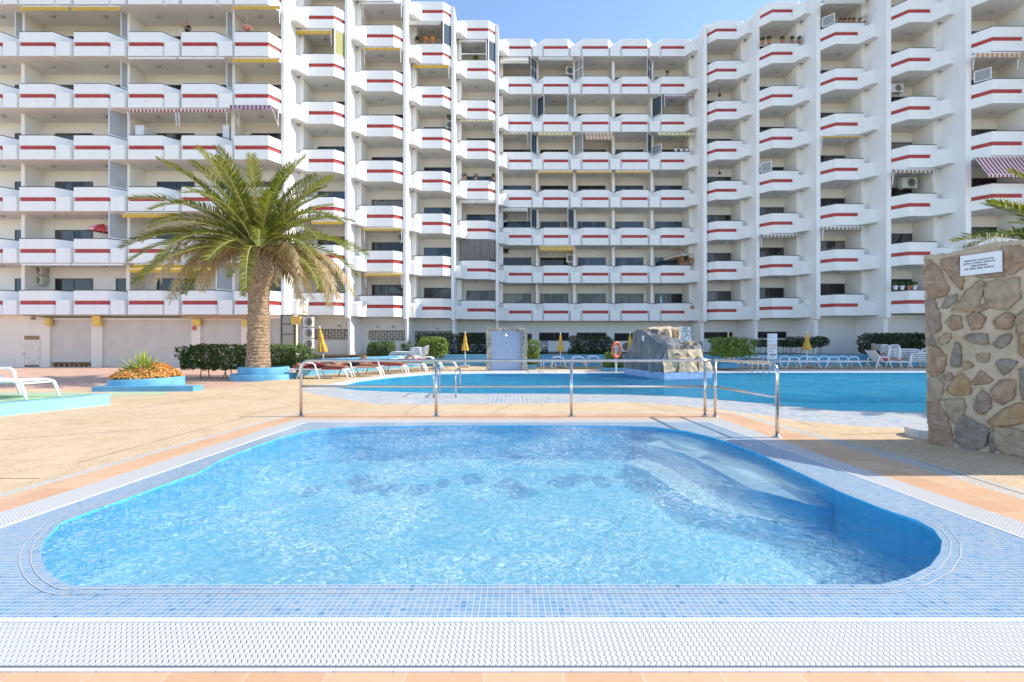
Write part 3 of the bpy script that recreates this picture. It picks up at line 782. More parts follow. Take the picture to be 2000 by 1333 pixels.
# street lamp under the slab
o = MB(); a = wp(65, 622, SW-.35); o.lathe([(.03, .10), (.05, .06), (.11, .04), (.13, -.02), (.10, -.07), (.05, -.09)], (a.x, a.y, a.z), 12); o.tube([(a.x, a.y, a.z+.09), (a.x, a.y+.1, 2.78)], .015, 5)
o.obj('wall_lamp', mat('lamp_dark', (0.25, 0.17, 0.11), 0.4), wingA)
# pallets seen below the first shutter
pal = mat('pallet_wood', (0.36, 0.20, 0.09), 0.8, var=.5, nscale=8)
def pallet(x0, x1, lab):
    a = wp(x0, 709.5, SW+.25); c = wp(x1, 719, SW+.25)
    t = thing('wooden_pallet', lab, 'pallet', ((a.x+c.x)/2, SW+.3, c.z))
    m = MB(); m.box(a.x, c.x, SW+.22, SW+.30, c.z, c.z+.05); m.box(a.x, c.x, SW+.22, SW+.30, a.z-.06, a.z); m.obj('boards', pal, t)
    m = MB()
    for q in (0, .33, .68, 1): xx = a.x + (c.x-a.x-.16)*q; m.box(xx, xx+.16, SW+.215, SW+.36, c.z+.051, a.z-.061)
    m.obj('blocks', pal, t)
m = MB(); a = wp(97, 708); c = wp(178, 722); m.box(a.x+.01, c.x-.01, SW+.395, SW+.405, -.4, a.z); m.obj('dark_opening', BLACK, wingA)
pallet(102, 140, 'wooden pallet under the raised roller shutter, nearer the small door'); pallet(143, 177, 'wooden pallet under the raised roller shutter, nearer the wide shutter')

# ---------------------------------------------------------------- awnings, screens, boxes on the balconies
def ceil_(c, r): return c.z + SP*(r+1)
def awning(cn, r, mt, x0, x1, drop=.0, proj=.0, val=.2, lab=None, arms=False, cn2=None):
    """x0,x1 px at the front plane; drop/proj of the canopy below the slab"""
    c = colby[cn]; par = wingA if cn[0] == 'W' else wingB
    D = c.D + .06; xa, xb = X(x0, D), X(x1, D); z = ceil_(c, r) - .03
    m = MB()
    m.box(xa, xb, D, D+.12, z-.10, z, 1)                       # cassette
    y1, z1 = D - proj, z - .08 - drop
    if drop > .02:
        n = 10
        for k in range(n):
            t0, t1 = k/n, (k+1)/n
            sag = lambda t: .03*math.sin(math.pi*t)
            A = (D + (y1-D)*t0, z-.05 + (z1-z+.05)*t0 - sag(t0)); B = (D + (y1-D)*t1, z-.05 + (z1-z+.05)*t1 - sag(t1))
            m.face([(xa, A[0], A[1]), (xb, A[0], A[1]), (xb, B[0], B[1]), (xa, B[0], B[1])], 0)
        m.box(xa, xb, y1-.025, y1+.015, z1-.03, z1+.02, 1)
    yv = y1 - .027 if drop > .02 else D - .01
    zv = z1 if drop > .02 else z - .04
    if val:
        n = max(6, int((xb-xa)/.17)); dx = (xb-xa)/n
        for k in range(n):
            p = [(xa+dx*k, yv, zv), (xa+dx*(k+1), yv, zv)]
            for q in range(6, -1, -1):
                t = q/6; p.append((xa+dx*(k+t), yv, zv - val*.68 - val*.32*math.sin(math.pi*t)))
            m.face(p, 0)
    if arms:
        for xx in (xa+.05, xb-.05):
            m.tube([(xx, D+.1, z-.1), (xx, D+.05, z-.5), (xx, D+.05, z-.95)], .018, 5, 1)
            m.tube([(xx, D+.05, z-.85), (xx, y1, z1)], .016, 5, 1)
    o = m.obj('awning', [mt, ALU], par)
    if lab: o['label'] = lab
def screen(cn, r, side, mt, half=False, mull=0, frac=1.0):
    """glass panel standing over the slanting end of a parapet"""
    c = colby[cn]; par = wingA if cn[0] == 'W' else wingB; D = c.D
    z0 = c.z + SP*r + PH + .06; z1 = ceil_(c, r) - .01
    if half: z1 = z0 + .62
    if side == 'r': p = Vector((c.x1, D+.06)); q = Vector((c.br - .01, D + {'notch': .74, 'fin': .54, 'nib': .4}[c.Rt]))
    else: p = Vector((c.x0, D+.06)); q = Vector((c.bl + .01, D + {'notch': .74, 'fin': .54, 'nib': .4}[c.L]))
    p = q + (p-q)*frac
    d = (q-p).normalized(); nn = Vector((-d.y, d.x))*.015; t = .045
    m = MB()
    def pan(a, b_, za, zb, mi, k=1.0):
        A = p + d*a; B = p + d*b_; w2 = nn*k
        m.hexa([(A.x-w2.x, A.y-w2.y, za), (B.x-w2.x, B.y-w2.y, za), (B.x+w2.x, B.y+w2.y, za), (A.x+w2.x, A.y+w2.y, za)],
               [(A.x-w2.x, A.y-w2.y, zb), (B.x-w2.x, B.y-w2.y, zb), (B.x+w2.x, B.y+w2.y, zb), (A.x+w2.x, A.y+w2.y, zb)], mi)
    L = (q-p).length
    pan(0, t, z0, z1, 1); pan(L-t, L, z0, z1, 1); pan(t, L-t, z0, z0+t, 1); pan(t, L-t, z1-t, z1, 1)
    if mull: pan(t, L-t, (z0+z1)/2-.02, (z0+z1)/2+.02, 1, 1.02); pan(L/2-.02, L/2+.02, z0+t, z1-t, 1, 1.01)
    pan(t, L-t, z0+t, z1-t, 0, .3)
    m.obj('glass_screen', [mt, ALU], par)
def acunit(p, w_=.8, h=.55, d=.3, par=wingB, face=-1, slats=False):
    """p: centre of the front face, looking to -y"""
    m = MB(); x, y, z = p
    m.box(x-w_/2, x+w_/2, y, y+d, z-h/2, z+h/2)
    m.box(x-w_/2+.08, x-w_/2+.12, y+.02, y+d, z-h/2-.06, z-h/2); m.box(x+w_/2-.12, x+w_/2-.08, y+.02, y+d, z-h/2-.06, z-h/2)
    if slats:
        for k in range(7): m.box(x-w_/2+.03, x-w_/2+.26, y-.008, y, z-h/2+.05+k*.065, z-h/2+.08+k*.065, 0)
    o = m.obj('air_conditioner', ACW, par)
    q = MB(); cx = x + w_*.12; rr_ = h*.40
    n = 20
    q.face([(cx+rr_*math.cos(a*2*math.pi/n), y-.004, z+rr_*math.sin(a*2*math.pi/n)) for a in range(n)], 0)
    for k in range(4):
        r1 = rr_*(.3+.2*k)
        q.tube([(cx+r1*math.cos(a*2*math.pi/16), y-.015, z+r1*math.sin(a*2*math.pi/16)) for a in range(17)], .006, 4, 1, False)
    link('fan_grille', q.mesh('fan_grille', [BLACK, ACW]), o)
    return o
# left wing
awning('W1', 5, YEL, 42, 137, .06, .08, .22); awning('W2', 5, YEL, 143, 237, .06, .08, .22)
awning('W5', 5, YEL, 454, 547, .0, .0, .2, arms=True)
awning('W3', 4, WHC, 250, 345, .0, .0, 0); awning('W4', 4, WHC, 348, 438, .0, .0, 0); awning('W5', 4, YEL, 456, 547, .10, .1, .2)
awning('W3', 3, REDW, 248, 345, .02, .05, .17, arms=True); awning('W4', 3, REDW, 347, 444, .02, .05, .17, arms=True); awning('W5', 3, PURP, 464, 544, .10, .75, .25, arms=True)
awning('W3', 1, YEL, 244, 350, .10, .15, .2)
awning('W1', 0, YEL, 42, 138, .0, .0, 0); awning('W2', 0, YEL, 140, 240, .0, .0, 0); awning('W3', 0, YEL, 262, 418, .30, .35, .2, 'yellow awning wound out over a ground row balcony')
for cn, r, mt in (('W0', 5, FROST), ('W2', 5, FROST), ('W4', 5, FROST), ('W2', 4, FROST), ('W4', 4, FROST), ('W2', 3, FROST), ('W2', 2, FROST), ('W2', 1, FROST), ('W4', 0, FROST)):
    screen(cn, r, 'r', mt, frac=.4 if r > 3 else 1.0)
acunit(pp(68, 528, 27.6), .85, .45, .3, wingA); acunit(pp(67, 547.5, 27.6), .9, .5, .3, wingA)
# cupboard on a balcony of the left wing
m = MB(); c = colby['W3']; z = c.z + SP*3 + .16; m.box(X(264, 26.9), X(281, 26.9), 26.9, 27.9, z, z + 2.0); m.obj('balcony_cupboard', ALU, wingA)
m = MB(); m.box(X(435, 26.9), X(447, 26.9), 26.9, 27.7, z, z + 2.0); m.obj('balcony_cupboard', ALU, wingA)
# stepped block, left side
awning('L1', 5, YEL, 579, 648, .05, .05, .22, arms=True); screen('L1', 5, 'r', YELS)
awning('L1', 1, YEL, 610, 672, .05, .1, .18); awning('L1', 0, YEL, 592, 668, .14, .35, .14, arms=True)
awning('L2', 6, WHC, 707, 785, .0, .0, 0, arms=True); awning('L2', 5, YEL, 710, 784, .02, .05, .16, arms=True); awning('L2', 1, YEL, 710, 786, .05, .15, .14, arms=True); awning('L2', 0, YEL, 713, 786, .10, .3, .14, arms=True)
awning('L3', 6, WHC, 804, 861, .30, .65, .28); screen('L3', 6, 'r', SMOKE); awning('L3', 5, YEL, 806, 878, .02, .05, .22, arms=True)
awning('L4', 6, WHC, 896, 950, .03, .03, .12); screen('L4', 6, 'r', SMOKE); awning('L4', 4, YELW, 897, 966, .02, .05, .12, arms=True); awning('L4', 2, WHC, 898, 966, .05, .05, .16)
# glazed front of L4 top balcony
m = MB(); c = colby['L4']; D = c.D + .1; z0 = c.z + SP*6 + PH + .06; z1 = ceil_(c, 6)
for x in (899, 950): m.box(X(x, D)-.04, X(x, D)+.04, D, D+.05, z0, z1-.1)
m.box(X(899, D), X(950, D), D+.001, D+.05, z0+.42, z0+.48); m.obj('balcony_glazing_frame', ALU, wingB)
# grey curtain closing one balcony
m = MB(); c = colby['L4']; D = c.D + .05; z0 = c.z + SP + PH + .06; z1 = ceil_(c, 1) - .02; x0, x1 = X(897, D), X(966, D); n = 90
for k in range(n):
    t0, t1 = k/n, (k+1)/n
    f = lambda t: .045*math.sin(t*75) + .03*math.sin(t*31+1)
    m.face([(x0+(x1-x0)*t0, D+f(t0), z0), (x0+(x1-x0)*t1, D+f(t1), z0), (x0+(x1-x0)*t1, D+f(t1)*.5, z1), (x0+(x1-x0)*t0, D+f(t0)*.5, z1)])
m.obj('balcony_curtain', mat('grey_curtain', (0.20, 0.19, 0.185), 0.9), wingB)
acunit(pp(786, 463, 31.3), .5, .7, .3); acunit(pp(877, 228, 33.2), .5, .6, .3); acunit(pp(877, 244, 33.2), .5, .5, .3)
# centre
awning('C1', 6, WHC, 977, 1032, .45, .45, .25); screen('C1', 6, 'r', SMOKE, mull=1)
awning('C2', 6, WHC, 1052, 1119, .16, .12, .1); acunit(pp(1112, 138, 36.6), .55, .6, .3)
screen('C3', 6, 'l', FROST, mull=1); screen('C4', 6, 'r', SMOKE, mull=1)
screen('C1', 5, 'r', FROST); screen('C2', 5, 'l', SMOKE); screen('C2', 5, 'r', FROST); screen('C5', 5, 'l', SMOKE); awning('C5', 5, PURP, 1297, 1353, .04, .05, .16, arms=True)
awning('C1', 4, YELW, 979, 1032, .0, .0, .1, arms=True); screen('C1', 4, 'r', SMOKE); awning('C2', 4, YELW, 1051, 1118, .02, .02, .2)
screen('C3', 4, 'l', FROST); awning('C3', 4, ORANGE, 1141, 1197, .5, .5, .2); screen('C4', 4, 'r', SMOKE); awning('C5', 4, YELW, 1283, 1352, .14, .4, .2); screen('C5', 4, 'l', FROST, half=True)
for cn, a, b_ in (('C2', 1051, 1119), ('C3', 1126, 1195), ('C4', 1202, 1273)): awning(cn, 3, YEL, a, b_, .05, .05, .13)
awning('C1', 2, WHC, 979, 1031, .04, .05, .18, arms=True); screen('C1', 2, 'r', SMOKE); screen('C2', 2, 'r', SMOKE); acunit(pp(983, 424, 36.6), .5, .7, .3)
awning('C2', 1, YEL, 1053, 1121, .20, .30, .18); acunit(pp(1113, 505, 36.6), .5, .6, .3)
m = MB(); p = pp(987, 490, 37.6); m.box(p.x-.25, p.x+.25, 37.3, 37.6, p.z-.2, p.z+.2)
for k in range(6): m.box(p.x-.22+k*.08, p.x-.18+k*.08, 37.28, 37.301, p.z-.17, p.z+.17)
m.obj('air_conditioner', BLACK, wingB)
# right side
awning('R2', 1, BROWNW, 1486, 1559, .03, .05, .17, arms=True); awning('R3', 6, WHC, 1605, 1686, .10, .2, .24); screen('R3', 6, 'l', FROST, half=True)
awning('R3', 3, YEL, 1604, 1683, .0, .0, .1, arms=True); awning('R3', 1, BROWNW, 1606, 1684, .03, .05, .17, arms=True)
screen('R2', 3, 'l', FROST, half=True)
acunit(pp(1752, 172, 28.8), .75, .5, .3); awning('R4', 2, BROWNW, 1743, 1824, .05, .1, .18, arms=True); acunit(pp(1777, 357, 28.8), .9, .62, .3)
awning('R5', 4, ORANGE, 1900, 1991, .05, .08, .25, arms=True); screen('R5', 4, 'l', FROST, half=True)
awning('R5', 2, REDBIG, 1903, 2010, 1.15, .75, .16)
acunit(pp(1378, 178, 34.9), .5, .6, .3)
for i, y in enumerate((629, 651, 672)): acunit(pp(600, y, 26.6), .5, .55, .35, wingB if False else wingA, slats=True)
# ---------------------------------------------------------------- vegetation
GREEN = leafmat('palm_leaf', (0.08, 0.11, 0.018), (0.16, 0.18, 0.03), (0.32, 0.29, 0.07), 0.35)
GREENY = leafmat('palm_leaf_young', (0.18, 0.20, 0.03), (0.28, 0.28, 0.05), (0.40, 0.36, 0.10), 0.35)
DEADL = leafmat('palm_leaf_dry', (0.38, 0.27, 0.15), (0.52, 0.40, 0.26), (0.66, 0.55, 0.40), 0.3)
HEDGE = leafmat('hedge_leaf', (0.03, 0.065, 0.012), (0.06, 0.11, 0.02), (0.14, 0.20, 0.04), 0.25)
HEDGED = leafmat('hedge_leaf_dark', (0.012, 0.03, 0.010), (0.022, 0.045, 0.014), (0.05, 0.085, 0.025), 0.2)
BRIGHT = leafmat('bush_leaf_bright', (0.07, 0.12, 0.02), (0.15, 0.22, 0.035), (0.28, 0.34, 0.06), 0.3)
TWIG = mat('twig_bark', (0.20, 0.14, 0.09), 0.8, var=.4, nscale=20)
BARK = None
def barkmat():
    m, t, b = newmat('palm_bark'); v = coords(t, (9, 9, 16))
    n = noise_(t, v, 1.0, 5, 0.7)
    t.links.new(ramp(t, n, [(0.32, (0.12, 0.07, 0.04)), (0.5, (0.32, 0.215, 0.135)), (0.75, (0.50, 0.37, 0.25))]), b.inputs['Base Color'])
    b.inputs['Roughness'].default_value = 0.9; bump(t, b, n, 0.8, 0.03); return m
BARK = barkmat()
RACH = mat('frond_stem', (0.40, 0.36, 0.12), 0.5)
RACHD = mat('frond_stem_dry', (0.45, 0.33, 0.20), 0.7)
def frond_mesh(L, droop, lw=.34, seed=0, dry=False, young=False, n=84):
    """local: grows along +x from the origin, arching with gravity; leaflets both sides"""
    rnd = random.Random(seed); b = MB(); pts = []; th = 0.0; x = z = 0.0
    K = 24; side = rnd.uniform(-.06, .06); y = 0.0
    for k in range(K + 1):
        pts.append(Vector((x, y, z))); t = k / K
        th = droop * (t ** 1.25); st = L / K
        x += st * math.cos(th); z -= st * math.sin(th); y += side * st * t
    b.tube(pts, [.035 * (1 - .9 * k / K) + .004 for k in range(K + 1)], 5, 1)
    def at(t):
        f = min(K - .001, t * K); i = int(f); return pts[i].lerp(pts[i+1], f - i), (pts[i+1] - pts[i]).normalized()
    for i in range(n):
        t = .13 + .87 * i / (n - 1)
        p, d = at(t)
        env = math.sin(math.pi * min(1, (t - .05) / .95) ** .75) ** .55 if t < 1 else .2
        ll = lw * (.35 + .75 * env) * rnd.uniform(.85, 1.1)
        up = Vector((0, 0, 1)); s = d.cross(up).normalized(); u2 = s.cross(d)
        for sg_ in (-1, 1):
            a = R(rnd.uniform(38, 52)); lift = rnd.uniform(.15, .5) if not dry else rnd.uniform(-.9, .1)
            dd = (d * math.cos(a) + s * sg_ * math.sin(a) + u2 * lift).normalized()
            q1 = p + dd * ll * .5 - up * (.02 if not dry else .06) * ll; q2 = p + dd * ll + Vector((0, 0, -(.16 if not dry else .55) * ll))
            wv = d * .021
            if dry: wv = wv * .8
            b.face([p - wv * .6, p + wv * .6, q1 + wv, q2, q1 - wv], 0)
    return b.mesh('frond', [DEADL if dry else (GREENY if young else GREEN), RACHD if dry else RACH])
def palm_crown(root, base, n, Lr, seed, dead=14):
    rnd = random.Random(seed)
    pool = [frond_mesh(1.0 * Lr, 1.15, .50, s) for s in (1, 2, 3)] + [frond_mesh(Lr * .97, 1.45, .46, s) for s in (4, 5)]
    up_ = [frond_mesh(.92 * Lr, .75, .48, s, young=(s == 8)) for s in (6, 7, 8)]
    low = [frond_mesh(.80 * Lr, 1.9, .42, s, young=True) for s in (9, 10)]
    dry = [frond_mesh(.92 * Lr, 1.75, .40, s, dry=True) for s in (11, 12, 13)]
    def put(me, az, el, sc=1.0, lab=None):
        o = bpy.data.objects.new('frond', me); COL.objects.link(o); o.parent = root
        e = Matrix.Rotation(az, 4, 'Z') @ Matrix.Rotation(-el, 4, 'Y') @ Matrix.Rotation(rnd.uniform(-.25, .25), 4, 'X')
        r0 = Vector((math.cos(az), math.sin(az), 0)) * .22
        l = Vector(base) - root.location + r0 + Vector((0, 0, .25 * math.sin(el) + .1))
        o.matrix_local = Matrix.Translation(l) @ e @ Matrix.Scale(sc, 4)
        if lab: o['label'] = lab
    for i in range(n):
        t = i / n; az = i * 2.39996 + rnd.uniform(-.15, .15)
        el = R(82 - 80 * t ** .95 + rnd.uniform(-5, 5))
        me = rnd.choice(up_) if el > R(52) else rnd.choice(pool)
        put(me, az, el, rnd.uniform(.88, 1.05))
    for i in range(dead):
        az = i * 2 * math.pi / dead + rnd.uniform(-.2, .2)
        isd = i % 5 != 4
        if abs(math.sin(az) + 1) < .22: continue      # the neck of the trunk shows on this side
        put(rnd.choice(dry) if isd else rnd.choice(low), az, R(rnd.uniform(4, 28)), rnd.uniform(.85, 1.15), 'dry straw coloured hanging frond' if isd else None)
# the big palm
PX, PY = (504 - 1000) / F * 17.4, 17.4
palm = thing('palm_tree', 'tall date palm with a thick scaly trunk rising from a light blue planter', 'palm tree', (PX, PY, 0))
b = MB(); prof = [(.42, .25), (.40, .5), (.37, .9), (.355, 1.5), (.345, 2.2), (.34, 3.0), (.36, 3.3), (.43, 3.55), (.49, 3.75), (.51, 3.95), (.48, 4.2), (.38, 4.5), (.2, 4.8)]
pf = []
for i in range(len(prof) - 1):
    (r0, z0), (r1, z1) = prof[i], prof[i+1]; k = max(2, int((z1 - z0) / .055))
    for j in range(k): t = j / k; pf.append((r0 + (r1-r0)*t, z0 + (z1-z0)*t))
pf.append(prof[-1]); n = 40; rows = []
for j, (r, z) in enumerate(pf):
    i0 = len(b.v); rows.append(i0)
    for k in range(n):
        a = 2*math.pi*k/n
        if z > 3.3: dsp = .045 * abs(math.sin(a*8 + j*.9)) * (1 if z < 4.5 else .3)
        else: dsp = .035 * noise.noise(Vector((math.cos(a)*3, math.sin(a)*3, z*9))) + .014 * (j % 2)
        lean = .03 * z
        b.v.append((PX + lean*.3 + (r+dsp)*math.cos(a), PY + (r+dsp)*math.sin(a), z))
for a_, c_ in zip(rows, rows[1:]):
    for k in range(n): k2 = (k+1) % n; b.f.append((a_+k, a_+k2, c_+k2, c_+k)); b.m.append(0)
b.obj('trunk', BARK, palm)
b = MB(); rnd = random.Random(3)     # cut leaf bases round the neck
for i in range(90):
    a = i * 2.39996; z = 3.5 + 1.05 * (i/90); r = .46 if z < 4.3 else .40
    d = Vector((math.cos(a), math.sin(a), .9)).normalized(); p = Vector((PX + r*math.cos(a), PY + r*math.sin(a), z))
    ln = .12 if i < 62 else rnd.uniform(.3, .6)
    b.tube([p - d*.08, p + d*ln], [.055, .03], 5)
b.obj('leaf_bases', mat('cut_leaf_bases', (0.36, 0.24, 0.14), 0.85, var=.5, nscale=14), palm)
palm_crown(palm, (PX, PY, 4.42), 66, 3.8, 5, 28)
# the palm beyond the right edge
PX2, PY2 = 13.3, 10.9
palm2 = thing('palm_tree', 'palm whose arching green fronds show above the stone wall at the right edge', 'palm tree', (PX2, PY2, 0))
b = MB(); b.lathe([(.42, 0), (.36, 1), (.36, 2.1), (.46, 2.7), (.3, 3.0)], (PX2, PY2, 0), 20); b.obj('trunk', BARK, palm2)
palm_crown(palm2, (PX2, PY2, 2.75), 40, 2.9, 17, 6)

def leaves(b, pts, size, m=0, out=None, up=.3):
    for p, nrm in pts:
        d = (nrm + Vector((random.uniform(-1, 1), random.uniform(-1, 1), random.uniform(-.6, 1) + up)) * .9)
        if d.length < .01: d = Vector((0, 0, 1))
        d.normalize(); u = d.orthogonal().normalized()
        a = random.uniform(0, 6.28); u = (Matrix.Rotation(a, 3, d) @ u); v = d.cross(u)
        s = size * random.uniform(.6, 1.25)
        b.face([p - u*s*.5, p + v*s*.27 + d*s*.06, p + u*s*.55, p - v*s*.27 + d*s*.06], m)
def boxhedge(name, label, cat, x0, x1, y0, y1, z0, z1, n, size, m, group=None, rnd_=.25, stems=True, low=0.0, flowers=0):
    t = thing(name, label, cat, ((x0+x1)/2, (y0+y1)/2, z0), group=group)
    b = MB(); pts = []
    c = Vector(((x0+x1)/2, (y0+y1)/2, (z0+z1)/2 + low/2)); h = Vector(((x1-x0)/2, (y1-y0)/2, (z1-z0-low)/2))
    sd = random.uniform(0, 50)
    for i in range(n):
        while True:
            q = Vector((random.uniform(-1, 1), random.uniform(-1, 1), random.uniform(-1, 1)))
            e = max(abs(q.x), abs(q.y), abs(q.z))
            if random.random() < .25 + .75 * e ** 4: break
        # rounded box
        l4 = (abs(q.x)**5 + abs(q.y)**5 + abs(q.z)**5) ** .2
        q2 = q * (e / l4 if l4 > 0 else 1)
        p = c + Vector((q2.x*h.x, q2.y*h.y, q2.z*h.z))
        k = noise.noise(Vector((p.x*1.7+sd, p.y*1.7, p.z*1.7)))
        k2 = noise.noise(Vector((p.x*4+sd, p.y*4, p.z*4)))
        if k2 < -.32 and e > .6: continue
        p = c + (p-c) * (1 + rnd_*k + .10*k2)
        pts.append((p, (p-c).normalized()))
    leaves(b, pts, size); b.obj('foliage', m, t)
    if stems:
        s = MB()
        nst = max(3, int((x1-x0)*2.2))
        for i in range(nst):
            x = x0 + (x1-x0)*(.12+.76*(i+.5)/nst); y = random.uniform(y0+.2*(y1-y0), y1-.2*(y1-y0))
            xt = x + random.uniform(-.3, .3)*h.x*.6
            s.tube([(x, y, z0-.02), ((x+xt)/2+.03, y+.02, z0+(z1-z0)*.35), (xt, y, z0+(z1-z0)*.75)], [.022, .016, .008], 5)
        s.obj('stems', TWIG, t)
    if flowers:
        f = MB(); leaves(f, random.sample(pts, flowers), size*.9); f.obj('flowers', mat('pale_pink_flowers', (0.75, 0.5, 0.5), .6), t)
    return t
def PXR(px0, px1, D): return X(px0, D), X(px1, D)
x0, x1 = PXR(350, 608, 18.6)
boxhedge('hedge', 'long leafy green hedge with bare stems behind the palm trunk', 'hedge', x0, x1, 18.1, 19.3, -.05, 1.22, 15000, .095, HEDGE, flowers=60, low=.30, rnd_=.16)
BED = []
def bush(px0, px1, py0, py1, D, label, n, size, m, name='bush', cat='bush', depth=None, **k):
    x0, x1 = PXR(px0, px1, D); z1 = pp(0, py0, D).z; z0 = pp(0, py1, D).z
    d = depth or (x1-x0)*.8
    return boxhedge(name, label, cat, x0, x1, D-d/2, D+d/2, z0, z1, n, size, m, **k)
bush(719, 770, 667, 700, 27.2, 'rounded bush before the left lattice window, shiny green', 4200, .10, HEDGE, rnd_=.2)
bush(783, 806, 669, 695, 27.6, 'small wispy bush behind the stack of loungers', 900, .09, HEDGE, rnd_=.4)
bush(819, 874, 659, 702, 25.9, 'square clipped yellowish green bush beside the stacked loungers at the left', 6000, .10, BRIGHT, rnd_=.1)
bush(812, 900, 651, 695, 30.2, 'clipped dark hedge behind the square bright bush', 6500, .10, HEDGED, 'hedge', 'hedge', depth=1.4, rnd_=.1)
bush(893, 968, 652, 696, 29.6, 'tall dark hedge partly hidden by the tiled shower wall', 6000, .10, HEDGED, 'hedge', 'hedge', depth=1.4, rnd_=.12)
bush(1029, 1054, 665, 714, 23.2, 'narrow bright clipped bush right beside the shower wall', 2600, .09, BRIGHT, depth=.7, rnd_=.08)
bush(1054, 1071, 669, 697, 27.0, 'little dark shrub between the shower wall and an umbrella', 500, .09, HEDGED, rnd_=.45)
bush(1113, 1198, 657, 695, 28.0, 'broad rounded dark bush against the white ground floor', 7500, .10, HEDGED, depth=1.6, rnd_=.22)
bush(1107, 1122, 680, 696, 27.4, 'tiny dark sprig at the foot of the broad dark bush', 260, .09, HEDGED, rnd_=.5)
bush(1177, 1216, 688, 722, 21.8, 'low bright yellow green bush behind the orange lifebuoy', 2600, .10, BRIGHT, depth=.7, rnd_=.25)
bush(1389, 1466, 660, 711, 22.6, 'spreading light green bush on bare forked stems in a blue pot', 4200, .12, BRIGHT, depth=1.3, rnd_=.28, low=.35)
for i, (a, c_, y0, n, lab) in enumerate(((1471, 1500, 664, 700, 'airy dark shrub left of the tall rules sign'), (1513, 1541, 663, 900, 'airy dark shrub just right of the tall rules sign'), (1536, 1572, 659, 1300, 'airy dark shrub left of the tallest right hand umbrella'), (1580, 1617, 657, 1500, 'airy dark shrub right of the tallest right hand umbrella'))):
    bush(a, c_, y0, 694, 26.2, lab, n, .10, HEDGED, 'shrub', 'shrub', depth=.7, rnd_=.4, low=.45)
bush(1687, 1812, 651, 695, 26.4, 'massive dark clipped hedge behind the stacked white loungers', 14000, .10, HEDGED, 'hedge', 'hedge', depth=1.5, rnd_=.12)
bush(1364, 1373, 667, 694, 26.6, 'small cut back dark shrub beside the slide rock', 150, .10, HEDGED, 'shrub', 'shrub', rnd_=.4)
# spiky plant and orange flowers in the round planter
SK = leafmat('agave_leaf', (0.24, 0.30, 0.06), (0.36, 0.42, 0.09), (0.48, 0.52, 0.14), 0.3)
PLX, PLY = -10.55, 14.0; PLG = -.0
t = thing('planter', 'round light blue rendered planter full of orange flowers', 'planter', (PLX, PLY, 0))
BLUE = mat('light_blue_render', (0.13, 0.38, 0.56), 0.6, var=.16, nscale=3, bstr=.5, bscale=30, bdist=.02)
BLUEW = mat('blue_wall_paint', (0.11, 0.37, 0.55), 0.6, var=.18, nscale=1.5, bstr=.3, bscale=25)
def bowl(name, cx, cy, rx, ry, h, m, parent, z0=0.0, thick=.12, n=44, tilt=0.0, jit=.03):
    b = MB(); rings = []
    rad = [1 + jit*noise.noise(Vector((math.cos(2*math.pi*k/n)*2, math.sin(2*math.pi*k/n)*2, cx))) for k in range(n)]
    for fr_, z in ((1.02, z0-.2), (1.0, z0+.04), (.985, z0+h-.03), (.97, z0+h), (.97-thick/rx, z0+h), (.96-thick/rx, z0+h-.10)):
        i = len(b.v); rings.append(i)
        for k in range(n):
            a = 2*math.pi*k/n; b.v.append((cx+rx*fr_*rad[k]*math.cos(a), cy+ry*fr_*rad[k]*math.sin(a), z + tilt*math.cos(a)*(1 if z > z0+.1 else 0)))
    for a_, c_ in zip(rings, rings[1:]):
        for k in range(n): k2 = (k+1) % n; b.f.append((a_+k, a_+k2, c_+k2, c_+k)); b.m.append(0)
    b.f.append(tuple(rings[-1]+k for k in range(n))); b.m.append(1)
    return b.obj(name, [m, SOIL], parent, smooth=True)
SOIL = mat('soil', (0.10, 0.065, 0.04), 0.95, var=.5, nscale=12)
bowl('bowl', PLX, PLY, .96, .85, .31, BLUE, t, tilt=.03)
FLO = leafmat('orange_flowers', (0.60, 0.20, 0.05), (0.72, 0.32, 0.09), (0.75, 0.48, 0.18), 0.2)
t = thing('flower_bed', 'mound of small orange flowers spilling over the round blue planter', 'flowers', (PLX, PLY, .3))
b = MB(); g2 = MB(); pts = []; pg = []
for i in range(9000):
    a = random.uniform(0, 6.283); r = random.random() ** .5; x = PLX + .93*r*math.cos(a); y = PLY + .78*r*math.sin(a)
    hh = .36 + .30*(1-r**3) * (1.15 if x > PLX else .8) + .08*noise.noise(Vector((x*4, y*4, 0)))
    p = Vector((x, y, hh*random.uniform(.86, 1)))
    (pts if random.random() < .75 else pg).append((p, Vector((math.cos(a)*r, math.sin(a)*r, .8))))
leaves(b, pts, .075); leaves(g2, pg, .06); b.obj('blossom', FLO, t); g2.obj('foliage', BRIGHT, t)
def rosette(name, label, cat, loc, n, L, m, w_=.05, spread=1.0, seed=1, group=None):
    rnd = random.Random(seed); t = thing(name, label, cat, loc, group=group); b = MB()
    for i in range(n):
        az = i*2.39996; el = R(88 - 75*spread*(i/n)); l = L*rnd.uniform(.8, 1.05)
        d = Vector((math.cos(az)*math.cos(el), math.sin(az)*math.cos(el), math.sin(el))); s = Vector((-math.sin(az), math.cos(az), 0))
        base = Vector(loc); P = []
        for k in range(5):
            q = k/4; P.append((base + d*l*q + Vector((0, 0, -.18*l*q*q*math.cos(el))), w_*(1 - q**2.2)*(.6+.8*min(q*3, 1))))
        nn = s.cross(d)*.012
        for (p, a_), (q, c_) in zip(P, P[1:]):
            b.face([p - s*a_ + nn, p, q, q - s*c_ + nn]); b.face([p, p + s*a_ + nn, q + s*c_ + nn, q])
    b.obj('leaves', m, t); return t
rosette('yucca', 'spiky bright green yucca rising from the orange flowers', 'plant', (PLX - .02, PLY - .1, .35), 64, .78, SK, .035, seed=2)
